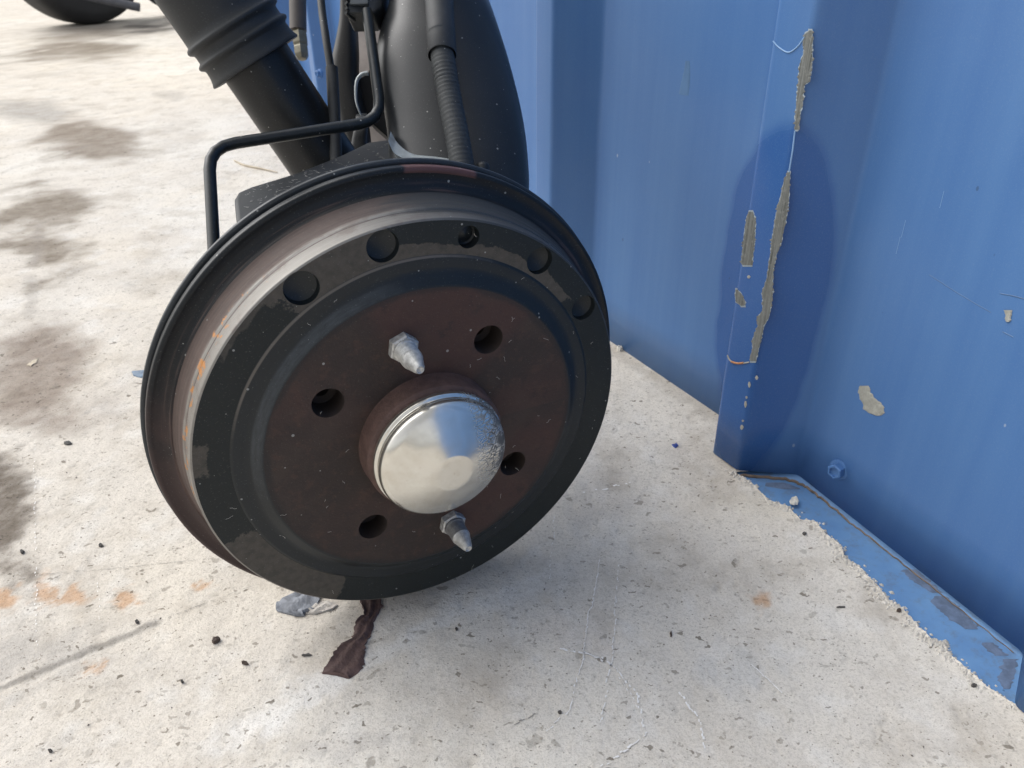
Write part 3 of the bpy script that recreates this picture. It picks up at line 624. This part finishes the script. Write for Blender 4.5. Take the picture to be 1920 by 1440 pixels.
# locating studs: hexagon, threaded shank, tapered tip
M_STUD = flat('stud_zinc', (.36, .36, .35), .5, .5, nscale=400, namt=.8, bump=.3)
M_STUD2 = flat('stud_grey_shank', (.12, .12, .12), .6, .3, nscale=400, namt=.8, bump=.3)
for k, (q, rr, m) in enumerate(((100.2, .0597, M_STUD), (-81.4, .0660, M_STUD2))):
    mw = DM @ Matrix.Translation((rr * math.cos(math.radians(q)), rr * math.sin(math.radians(q)), 0))
    V, Fc = [], []
    for z, r2 in ((0, .0079), (.0042, .0079), (.0050, .0070), (.0051, .004)):
        V += [(r2 * math.cos(math.pi / 3 * j + .35 + k), r2 * math.sin(math.pi / 3 * j + .35 + k), z) for j in range(6)]
    for i in range(3):
        for j in range(6): Fc.append((i * 6 + j, i * 6 + (j + 1) % 6, i * 6 + 6 + (j + 1) % 6, i * 6 + 6 + j))
    st = mesh('wheel_stud', V, Fc, M_STUD, axle, mw, 15)
    pr = [(.0062, .004), (.0062, .0062), (.0055, .0066)]
    for j in range(9): pr += [(.0055, .0068 + j * .0009), (.0052, .0072 + j * .0009)]
    lathe('shank', pr + [(.0054, .0152)], m, st, mw, 32, 20)
    lathe('tip', [(.0054, .0152), (.0051, .0158), (.0030, .0236), (.0022, .0255), (.0019, .0258), (.0013, .0252), (.0001, .0250)], M_STUD, st, mw, 32, 30)
# backing plate
M_PLATE = flat('backing_plate_black', (.024, .028, .032), .36, dust=.05)
lathe('backing_plate', [(p.x, p.y) for p in rounded([(.1310, -.0410, 0), (.1374, -.0410, 0), (.1386, -.0418, 0), (.1386, -.0440, 0), (.1340, -.0452, 0), (.1300, -.0540, 0), (.0400, -.0580, 0), (.0002, -.0580, 0)], .0008)], M_PLATE, axle, DM, 192, 35)
# plate tab near the pipe
# bolted casting behind the plate (dusty shelf)
M_CAST = flat('dusty_black_casting', (.014, .016, .018), .5, dust=.3, nscale=25)
zt = .236
top = [G(438, 372, zt), G(445, 360, zt), G(468, 350, zt), G(560, 322, zt), G(640, 290, zt), G(690, 266, zt), G(738, 260, zt)]
inner = C0 - N0 * .058
top += [inner + U0 * .02 + Vector((0, 0, zt - inner.z)), inner - U0 * .072 + Vector((0, 0, zt - inner.z))]
slab('arm_shelf', top, Vector((0, 0, -.015)), M_CAST, axle, .003)
# stub axle block behind the plate
lathe('axle_stub', [(.045, -.056), (.048, -.075), (.040, -.16), (.036, -.22), (.0002, -.22)], M_CAST, axle, DM, 48, 40)
lathe('hub_carrier', [(.0002, -.0585), (.082, -.0590), (.088, -.064), (.086, -.082), (.070, -.092), (.0002, -.092)], M_CAST, axle, DM, 64, 40)
# trailing arm: a broad bowed casting rising behind the drum
def loft(name, rows, hd, mat, parent, seg=40, ex=2.4, sm=50):
    """rows: (v, left u, right u, distance): oval sections, hd = half depth"""
    V, Fc = [], []
    vv = spline([Vector((r[0], r[1], r[2])) for r in rows], 5); dd = spline([Vector((r[3], r[4] if len(r) > 4 else hd, 0)) for r in rows], 5)
    for q, d in zip(vv, dd):
        A, B = at(q.y, q.x, d.x), at(q.z, q.x, d.x); c = (A + B) / 2; h = (B - A) / 2; f = CF.copy(); f -= CU * f.dot(CU)
        f = Vector((CF.x, CF.y, 0)).normalized()
        for k in range(seg):
            a = 2 * math.pi * k / seg; ca, sa = math.cos(a), math.sin(a)
            V.append(c + h * (abs(ca) ** (2 / ex) * (1 if ca > 0 else -1)) + f * (d.y * abs(sa) ** (2 / ex) * (1 if sa > 0 else -1)))
    n = len(vv)
    for i in range(n - 1):
        for k in range(seg): Fc.append((i * seg + k, i * seg + (k + 1) % seg, (i + 1) * seg + (k + 1) % seg, (i + 1) * seg + k))
    Fc += [tuple(range(seg)), tuple(range((n - 1) * seg, n * seg))]
    return mesh(name, V, Fc, mat, parent, None, sm)
M_ARM = flat('trailing_arm_black', (.009, .0105, .0125), .34, dust=.20, nscale=18); M_ARM.node_tree.nodes['Principled BSDF'].inputs['Specular IOR Level'].default_value = .4
loft('trailing_arm', [(430, 760, 985, .545), (350, 738, 992, .55), (300, 732, 990, .555), (250, 729, 985, .56), (200, 722, 976, .565), (150, 712, 964, .57), (100, 708, 950, .575), (50, 716, 934, .58), (0, 732, 916, .585), (-80, 745, 880, .59), (-300, 740, 830, .60)], .045, M_ARM, axle, 56, 2.5)
# machined crescent where the arm meets the plate
M_EDGE = flat('bare_steel_and_lit_rim', (.30, .33, .34), .45, .3, nscale=120, namt=.5, dust=.03)
cr_ = spline([at(728, 250, .515), at(741, 272, .512), at(768, 288, .508), at(805, 294, .506), at(862, 301, .505)], 8)
V, Fc = [], []
for i, p in enumerate(cr_):
    t = i / (len(cr_) - 1); w = .0052 + .0008 * math.sin(t * 9)
    V += [p - CU * w + CF * .0, p + CU * w * (.9 - .4 * t) + CF * .010, p + CU * w * .9 + CF * .02, p - CU * w + CF * .02]
for i in range(len(cr_) - 1):
    for k in range(4): Fc.append((i * 4 + k, i * 4 + (k + 1) % 4, i * 4 + 4 + (k + 1) % 4, i * 4 + 4 + k))
mesh('machined_edge', V, Fc, M_EDGE, axle, None, 40)
# cable sleeve and handbrake cable in front of the arm
M_SLV = flat('sleeve_grey_black', (.026, .028, .030), .55, dust=.12, nscale=90)
a, b = at(818, -90, .545), at(829, 104, .513)
mw = frame(b, (a - b)); L = (a - b).length
lathe('cable_sleeve', [(.0072, .012), (.0092, .0), (.0097, .0006), (.0097, .02), (.0097, L)], M_SLV, axle, mw, 40, 40)
M_CBL = flat('cable_grey', (.026, .029, .031), .6, dust=.10, nscale=120)
cp = spline([at(823, 60, .517), at(832, 120, .512), at(842, 180, .508), at(856, 250, .502), at(868, 320, .497), at(876, 380, .494)], 22)
tube('brake_cable', cp, lambda t: .0078 + .0003 * math.sin(t * 260), M_CBL, axle, 28, 50)
mw = frame(at(905, 318, .50), CU); lathe('stop_stub', [(p.x, p.y) for p in rounded([(.0045, -.012, 0), (.0045, .003, 0), (.003, .0045, 0), (.0001, .005, 0)], .0012)], M_CAST, axle, mw, 28, 40)
# inner arm web with its eye
M_WEB = flat('web_black_brown', (.016, .015, .014), .5, dust=.06, nscale=30)
loft('inner_web', [(330, 655, 700, .66), (265, 652, 694, .66), (230, 640, 689, .66), (190, 630, 680, .66), (150, 624, 672, .66), (110, 624, 672, .66), (70, 632, 670, .66), (20, 640, 667, .66), (-60, 640, 660, .66), (-200, 640, 660, .66)], .016, M_WEB, axle, 32, 3)
slab('gap_filler_plate', [at(u, v, .70) for u, v in ((655, -40), (745, -40), (748, 270), (655, 275))], CF * .004, flat('beige_grey_filler', (.34, .30, .275), .7, nscale=60), axle, .0006)  # plain plate added to fill the beige gap behind the web
M_DARK = flat('cavity_shade_black', (.010, .010, .011), .7)
slab('shade_backing', [at(u, v, .665) for u, v in ((668, 150), (690, 138), (706, 82), (725, 52), (742, 60), (745, 262), (728, 258), (712, 244), (695, 229), (676, 205))], CF * .02, M_DARK, axle, .001)  # black plate put in for the shaded cavity beside the web
tube('lit_eye_rim', spline([at(690, 137, .642), at(678, 140, .642), at(669, 152, .642), at(667, 175, .642), at(669, 195, .642), at(678, 220, .644)], 6), lambda t: .0019 - .0012 * t, M_EDGE, axle, 10)  # pale tube gives the lit edge of the eye as colour
loft('shelf_leg', [(290, 655, 690, .64), (262, 660, 688, .64), (240, 664, 690, .64), (215, 668, 688, .645)], .006, M_SLV, axle, 20, 3)
# hose union block at the top
M_UNION = flat('union_black', (.022, .024, .025), .42, dust=.08)
blk = slab('pipe_union', [at(648, 26, .555), at(700, 22, .555), at(716, 16, .57), at(722, -40, .57), at(650, -40, .555)], CF * .03, M_UNION, axle, .002)
slab('union_face', [at(656, 8, .5535), at(690, 7, .5535), at(692, -30, .5535), at(656, -30, .5535)], CF * .01, flat('union_grey', (.07, .08, .085), .45, dust=.05), blk, .0008)
for k in range(6):
    p = at(648 + (k % 2), 24 - k * 9, .552); q = p + CR * .004 + CF * .012; tube('union_rib', [p, p.lerp(q, .5) + CF * .002, q], .0011, M_UNION, blk, 8)
# rigid brake pipe
M_PIPE = flat('brake_pipe_black', (.009, .012, .014), .33, dust=.10, nscale=200)
pipe = bent([at(401, 500, .475), at(399, 440, .478), at(391, 282, .50), at(560, 254, .515), at(690, 226, .53), at(708, 190, .54), at(690, 30, .55)], .02)
pp = bent([at(404, 520, .474), at(391, 276, .50), at(716, 226, .535), at(688, 20, .556)], .017)
tube('brake_pipe', pp, .00385, M_PIPE, axle, 20)
# thin hose with a sleeved end
M_HOSE = flat('rubber_hose_black', (.011, .012, .013), .5, dust=.08)
hs_ = spline([at(596, -120, .62), at(602, 0, .61), at(611, 70, .60), at(620, 130, .595), at(625, 200, .59), at(629, 290, .585), at(630, 330, .58)], 10)
tube('thin_hose', hs_, .0030, M_HOSE, axle, 16)
hl = spline([at(622, 127, .593), at(626, 200, .588), at(630, 290, .583), at(631, 330, .58)], 8)
tube('hose_sleeve', hl, .0046, M_SLV, axle, 20)
# shock absorber with its dust tube
M_SHK = flat('shock_black', (.007, .008, .009), .36, dust=.12, nscale=20); M_BOOT = flat('dust_tube_grey_black', (.017, .019, .021), .52, dust=.04, nscale=14, namt=.5, bump=.15)
sb, sm_ = at(583, 270, .600), at(481, 118, .570)
ax = (sm_ - sb).normalized()
lo = sb - ax * .045; mw = frame(lo, ax)
Lm = (sm_ - lo).length
shock = lathe('shock_absorber', [(.0002, 0), (.024, 0), (.0268, .003), (.0268, Lm + .06)], M_SHK, axle, mw, 64, 40)
mw2 = frame(sm_, ax)
bp = [(.0285, .002), (.0345, .0), (.0362, .0003), (.0366, .0014), (.0356, .0034), (.0346, .007), (.0343, .0115), (.0346, .0128), (.0368, .0142), (.0374, .0156), (.0368, .0170), (.0346, .0185), (.0344, .0230), (.0348, .0246), (.0372, .0260), (.0378, .0275), (.0372, .0290), (.0352, .0306), (.0350, .036), (.0350, .06), (.0352, .30), (.0002, .30)]
lathe('dust_tube', bp, M_BOOT, shock, mw2, 72, 60)
# hanging brake hose with its brass-coloured end, behind the shock
M_BRN = flat('brown_rubber', (.055, .047, .042), .6, nscale=50); M_BRS = flat('olive_plated_fitting', (.12, .11, .08), .45, .4, nscale=120, namt=.6)
fl = thing('brake_hose', 'brown rubber brake hose with plated end hanging behind the shock absorber', 'hose', at(562, 106, .85))
hh = at(556, -150, .85); hb = at(559, 58, .85); tube('rubber', [hh, hh.lerp(hb, .5), hb], .0092, M_BRN, fl, 24)
mw = frame(at(560, 52, .85), (at(566, 106, .85) - at(560, 52, .85)))
lathe('end_fitting', [(p.x, p.y) for p in rounded([(.0075, -.003, 0), (.0075, .004, 0), (.0088, .006, 0), (.0088, .018, 0), (.0070, .020, 0), (.0082, .022, 0), (.0080, .030, 0), (.005, .035, 0), (.0001, .0352, 0)], .0008)], M_BRS, fl, mw, 6, 25)

# lint and fibres caught on the drum
M_LINT = flat('pale_lint', (.5, .48, .44), .9)
def fibres(name, n, spots, parent, rmax=.0055, seed=1):
    R = random.Random(seed); V, Fc = [], []
    for k in range(n):
        p, nrm = spots(R); d = Vector((R.gauss(0, 1), R.gauss(0, 1), R.gauss(0, 1))); d -= nrm * d.dot(nrm); d.normalize(); e = nrm.cross(d); L = R.uniform(.0012, rmax) * (2.2 if R.random() < .06 else 1)
        P = [p + nrm * .00015 + d * (L * t) + e * (L * R.uniform(-.35, .35) * t * (1 - t) * 2) + nrm * (R.uniform(0, .0005) * t) for t in (0, .33, .66, 1)]
        v, f = sweep(P, .00007, 4); b = len(V); V += v; Fc += [tuple(i + b for i in q) for q in f]
    o = mesh(name, V, Fc, M_LINT, parent); tag(o, 'pale lint and dust fibres', kind='stuff'); return o
def on_drum(R):
    while True:
        r = .119 * math.sqrt(R.random()); a = R.uniform(0, 6.283)
        if r > .04: break
    z = 0 if r < .087 else (Z1 if r < .101 else Z2)
    return DM @ Vector((r * math.cos(a), r * math.sin(a), z)), N0
fibres('lint', 50, on_drum, axle, .004, 4)
def on_shelf(R):
    t = R.random(); return G(460 + 270 * t, 352 - 88 * t + R.uniform(4, 40), zt), Vector((0, 0, 1))
fibres('lint', 110, on_shelf, axle, .003, 8)

# ================================================================== FAR WHEELED AXLE (top left)
wc = G(168, 44); vd = Vector((wc.x, wc.y, 0)).normalized(); R_ = 124 / F * ((wc - CAMPOS).dot(CF)) * 1.0
right = Vector((vd.y, -vd.x, 0)); WA = (vd * -1 + right * .55).normalized()
far_ax = thing('trailer_axle', 'dark wheel and axle of a trailer far off at the top left corner', 'trailer axle', wc)
M_TYRE = flat('tyre_rubber', (.016, .017, .019), .6, nscale=20, bump=.3, bscale=60); M_FARM = flat('far_axle_steel', (.022, .024, .028), .55)
mw = frame(wc + Vector((0, 0, R_)), WA, Vector((0, 0, 1)))
lathe('tyre', [(p.x, p.y) for p in rounded([(R_ * .60, .07, 0), (R_ * .66, .095, 0), (R_ * .86, .105, 0), (R_ * .97, .088, 0), (R_, .05, 0), (R_ * 1.0, -.05, 0), (R_ * .97, -.088, 0), (R_ * .8, -.105, 0), (R_ * .6, -.08, 0)], .02)], M_TYRE, far_ax, mw, 96, 60)
lathe('rim', [(R_ * .62, .075), (R_ * .58, .07), (R_ * .52, .03), (R_ * .25, .02), (R_ * .2, .05), (.0002, .055)], M_FARM, far_ax, mw, 64, 40)
hb_ = wc + right * .25 - vd * .0
slab('axle_housing', [hb_ + right * x + Vector((0, 0, z)) for x, z in ((-.02, .22), (.03, .075), (.06, .055), (.30, .05), (.62, .05), (.66, .3), (0, .32))], vd * .22, M_FARM, far_ax, .01)
bar_a = at(185, -3, (wc - CAMPOS).dot(CF) - .25); bar_b = at(262, 14, (wc - CAMPOS).dot(CF) - .2)
tube('link_bar', [bar_a + (bar_a - bar_b) * .8, bar_a, bar_b], .018, flat('grey_link', (.07, .075, .09), .5), far_ax, 12)

# ================================================================== LOOSE BITS ON THE GROUND
def flake(name, label, cat, pix, th, mat, group=None, curl=.0, n=5, z=.0, jag=.0004):
    """an irregular flake lying on the concrete: outline from pixels, thick and slightly curled"""
    P = [G(u, v) for u, v in pix]; c = sum(P, Vector()) / len(P); Q = []
    for a, b in zip(P, P[1:] + P[:1]):
        k = max(2, int((b - a).length / .0016))
        for j in range(k): Q.append(a.lerp(b, j / k) + (Vector((rag.gauss(0, jag), rag.gauss(0, jag), 0)) if j else Vector()))
    V, Fc = [], []; m = len(Q); rings = (1.0, .86, .6, .3)
    for r in rings:
        for q in Q:
            p = c.lerp(q, r); V.append(Vector((p.x - c.x, p.y - c.y, z + th * (.35 if r == 1 else 1) + curl * ((q - c).length / .03) ** 2 * r * r + rag.gauss(0, th * .13))))
    V.append(Vector((0, 0, z + th)));
    for i in range(len(rings) - 1):
        for k in range(m): Fc.append((i * m + k, i * m + (k + 1) % m, (i + 1) * m + (k + 1) % m, (i + 1) * m + k))
    for k in range(m): Fc.append(((len(rings) - 1) * m + k, (len(rings) - 1) * m + (k + 1) % m, len(V) - 1))
    b0 = len(V)
    for q in Q: V.append(Vector((q.x - c.x, q.y - c.y, .0002 + max(0, curl * ((q - c).length / .03) ** 2 - .0004))))
    for k in range(m): Fc.append((k, (k + 1) % m, b0 + (k + 1) % m, b0 + k))
    o = mesh(name, V, Fc, mat, None, Matrix.Translation((c.x, c.y, 0)), 40); return tag(o, label, cat, group)
def strip_flake(name, label, cat, rows, th, mat, curl=.001, rough=.25, mid=8):
    R_ = []
    for a, b in zip(rows[:-1], rows[1:]):
        k = max(1, int((b[0] - a[0]) / 3))
        for j in range(k): R_.append([a[i] + (b[i] - a[i]) * j / k for i in range(3)])
    R_.append(list(rows[-1])); c = G((rows[len(rows) // 2][1] + rows[len(rows) // 2][2]) / 2, rows[len(rows) // 2][0]); V, Fc = [], []; w = mid + 1; ph = rag.uniform(0, 6)
    for i, (v, l, r) in enumerate(R_):
        A, B = G(l + rag.gauss(0, 1.2), v), G(r + rag.gauss(0, 1.2), v)
        for j in range(w):
            t = j / mid; p = A.lerp(B, t); z = th * (.45 + .55 * math.sin(math.pi * min(1, max(0, t * 1.0)))) + curl * (1 - t) ** 3 * math.sin(i * .12 + ph) ** 2 + rag.gauss(0, th * rough * .4) + th * .3 * math.sin(j * 1.7 + i * .25)
            V.append(Vector((p.x - c.x, p.y - c.y, max(.0003, z))))
    n_ = len(R_); top_n = len(V)
    for q in list(V): V.append(Vector((q.x, q.y, .0001)))
    for i in range(n_ - 1):
        for j in range(mid): Fc.append((i * w + j, i * w + j + 1, (i + 1) * w + j + 1, (i + 1) * w + j))
        for j in (0, mid): Fc.append((i * w + j, (i + 1) * w + j, top_n + (i + 1) * w + j, top_n + i * w + j))
    for i in (0, n_ - 1):
        for j in range(mid): Fc.append((i * w + j, i * w + j + 1, top_n + i * w + j + 1, top_n + i * w + j))
    return tag(mesh(name, V, Fc, mat, None, Matrix.Translation((c.x, c.y, 0)), 50), label, cat)
M_FLK = flat('rust_flake_brown', (.075, .045, .040), .75, nscale=160, namt=.6, bump=.9, bscale=420)
strip_flake('rust_flake', 'long dark brown flake of rust sticking out from under the drum', 'rust flake',
      [(1120, 678, 712), (1130, 677, 715), (1138, 680, 717), (1148, 684, 712), (1158, 682, 707), (1168, 668, 701), (1178, 665, 702), (1188, 665, 696), (1200, 656, 690), (1208, 640, 685), (1220, 633, 684), (1232, 627, 684), (1246, 617, 682), (1256, 609, 677), (1264, 604, 670), (1268, 632, 664), (1273, 650, 657)], .0018, M_FLK, .0022)
M_MORT = flat('grey_mortar', (.17, .18, .20), .9, nscale=200, namt=.6, bump=1.0, bscale=500)
strip_flake('mortar_lump', 'lump of grey mortar squashed beside the foot of the drum', 'mortar', [(1116, 548, 602), (1124, 530, 601), (1132, 520, 598), (1140, 517, 590), (1147, 519, 582), (1151, 534, 574), (1156, 553, 570)], .0026, M_MORT, 0, .55)
M_PCRUST = flat('pale_crust', (.46, .43, .39), .9, nscale=200, bump=1.0, bscale=400)
strip_flake('mortar_lump', 'pale crumbled crust of mortar right of the grey lump', 'mortar', [(1130, 596, 626), (1136, 586, 634), (1142, 578, 626), (1148, 574, 608), (1152, 575, 590)], .0016, M_PCRUST, 0, .55)
M_BLKB = flat('slate_blue_plastic', (.10, .15, .21), .5); M_BCH = flat('blue_paint_flake', (.022, .045, .20), .4)
M_BR = flat('dark_brown_crumb', (.075, .055, .045), .8); M_GR = flat('dark_grey_crumb', (.075, .07, .065), .8); M_LEAF = flat('dry_leaf', (.42, .36, .27), .8); M_PEB = flat('pale_pebble', (.6, .57, .5), .8)
flake('plastic_scrap', 'slate blue scrap of plastic poking out left of the drum', 'plastic scrap', [(247, 697), (276, 694), (280, 708), (262, 709), (250, 705)], .0014, M_BLKB, jag=.0001)
flake('paint_flake', 'small dark blue paint flake on the concrete between drum and wall', 'paint flake', [(1259, 834), (1268, 831), (1272, 836), (1267, 841), (1262, 838)], .0008, M_BCH)
def crumb(u, v, w, h, label, mat, name='crumb', cat='crumb', ang=0.0, th=.0016):
    pts = []; w *= .85; h *= .85
    for k in range(8):
        a = k * math.pi / 4; x, y = w / 2 * math.cos(a) * rag.uniform(.75, 1.1), h / 2 * math.sin(a) * rag.uniform(.75, 1.1)
        pts.append((u + x * math.cos(ang) - y * math.sin(ang), v + x * math.sin(ang) + y * math.cos(ang)))
    return flake(name, label, cat, pts, th, mat, 'crumbs scattered on the concrete', jag=.0002)
crumb(405, 1203, 22, 12, 'largest dark brown crumb on the bright concrete below the drum', M_BR, ang=-.35, th=.0028)
crumb(460, 1245, 17, 7, 'small dark brown crumb nearest left of the long rust flake', M_BR, ang=.2, th=.002)
crumb(575, 1229, 28, 5, 'thin grey splinter just left of the long rust flake', M_GR, 'splinter', 'splinter', th=.001)
crumb(127, 832, 22, 8, 'flat black crumb alone on the concrete at the left edge', M_GR, th=.0015)
crumb(42, 1036, 11, 8, 'black crumb in the dark stain at the far left', M_GR)
crumb(190, 1024, 12, 7, 'dark crumb on pale concrete left of the drum foot', M_GR)
crumb(1577, 1139, 22, 5, 'thin dark splinter on the concrete beside the blue rail', M_GR, 'splinter', 'splinter', th=.0008)
crumb(1258, 1190, 6, 13, 'upright dark chip on the concrete right of the drum', M_BR, th=.0012)
crumb(856, 1181, 7, 5, 'tiny black crumb in the shade below the drum', M_GR)
crumb(257, 1167, 10, 8, 'dark crumb beside the end of the long grey streak', M_GR)
crumb(1050, 1337, 9, 7, 'dark chip beside the white scratches at the bottom', M_GR)
crumb(342, 1279, 7, 6, 'dark crumb below the two brown crumbs', M_GR)
crumb(95, 1409, 10, 7, 'dark flat crumb near the bottom left corner', M_GR)
crumb(1162, 656, 16, 9, 'pale pebble at the wall foot behind the drum', M_PEB, 'pebble', 'pebble', th=.004)
crumb(1825, 1287, 13, 8, 'dark chip close to the lower end of the blue rail', M_GR)
crumb(1685, 1146, 12, 7, 'brown chip lodged in the broken concrete edge', M_BR)
crumb(1508, 1002, 10, 8, 'dark speck in a hollow near the blue rail', M_GR)
crumb(1489, 941, 22, 20, 'buff crumb of mortar lying on the blue rail', M_PEB, 'pebble', 'pebble', th=.002)
flake('dry_leaf', 'small dry curled leaf at the left edge', 'leaf', [(50, 685), (62, 676), (72, 672), (68, 681), (58, 687)], .0006, M_LEAF, curl=.002)
tw = thing('dry_leaf', 'pale dry blade of grass lying between brake pipe and shock absorber', 'leaf', G(490, 318))
tube('blade', spline([G(u, v) + Vector((0, 0, .002)) for u, v in ((440, 303), (460, 312), (490, 318), (520, 325))], 6), lambda t: .0022 * (1 - abs(t - .4)), M_LEAF, tw, 8)
# fine grit: uncountable
R = random.Random(11); V, Fc = [], []
for k in range(260):
    u, v = R.uniform(0, 1900), R.uniform(240, 1440); p = G(u, v)
    if (p - P1).dot(CN) < .02 and u > 1100: continue
    s = R.uniform(.0003, .0009) * (1 if R.random() < .9 else 1.5); b = len(V); rot = R.uniform(0, 3)
    for (x, y, z) in ((1, 0, 0), (0, .7, 0), (-1, .1, 0), (0, -.6, 0), (.1, .1, .8)):
        V.append(p + Vector((x * math.cos(rot) - y * math.sin(rot), x * math.sin(rot) + y * math.cos(rot), z)) * s)
    Fc += [(b, b + 1, b + 4), (b + 1, b + 2, b + 4), (b + 2, b + 3, b + 4), (b + 3, b, b + 4)]
gr = mesh('grit', V, Fc, flat('grit', (.14, .125, .11), .9, nscale=40, namt=1.0)); tag(gr, 'fine dark grit strewn over the concrete', 'grit', None, 'stuff')

V, Fc = [], []
for k in range(1500):
    p = edge[R.randrange(len(edge))]; s = R.uniform(.0004, .0015) * (1.6 if R.random() < .05 else 1); off = R.gauss(-.001, .0025); p = p + Vector((off + R.gauss(0, .0006), off * .25 + R.gauss(0, .0012), 0)); z0 = -.0028 if off > .0004 else 0.0; b = len(V); a0 = R.uniform(0, 3)
    for (x, y, z) in ((1, 0, 0), (.2, .8, .1), (-.9, .3, 0), (-.3, -.8, 0), (.2, .1, .8), (-.2, .2, .65)):
        V.append(Vector((p.x, p.y, z0)) + Vector((x * math.cos(a0) - y * math.sin(a0), x * math.sin(a0) + y * math.cos(a0), z)) * s)
    Fc += [(b, b + 1, b + 4), (b + 1, b + 2, b + 5), (b + 1, b + 5, b + 4), (b + 2, b + 3, b + 5), (b + 3, b, b + 4), (b + 3, b + 4, b + 5)]
o = mesh('edge_crumbs', V, Fc, flat('crumbled_concrete', (.46, .435, .395), .9, nscale=90, namt=.5), slab_o); tag(o, 'crumbled grains along the broken slab edge', kind='stuff')
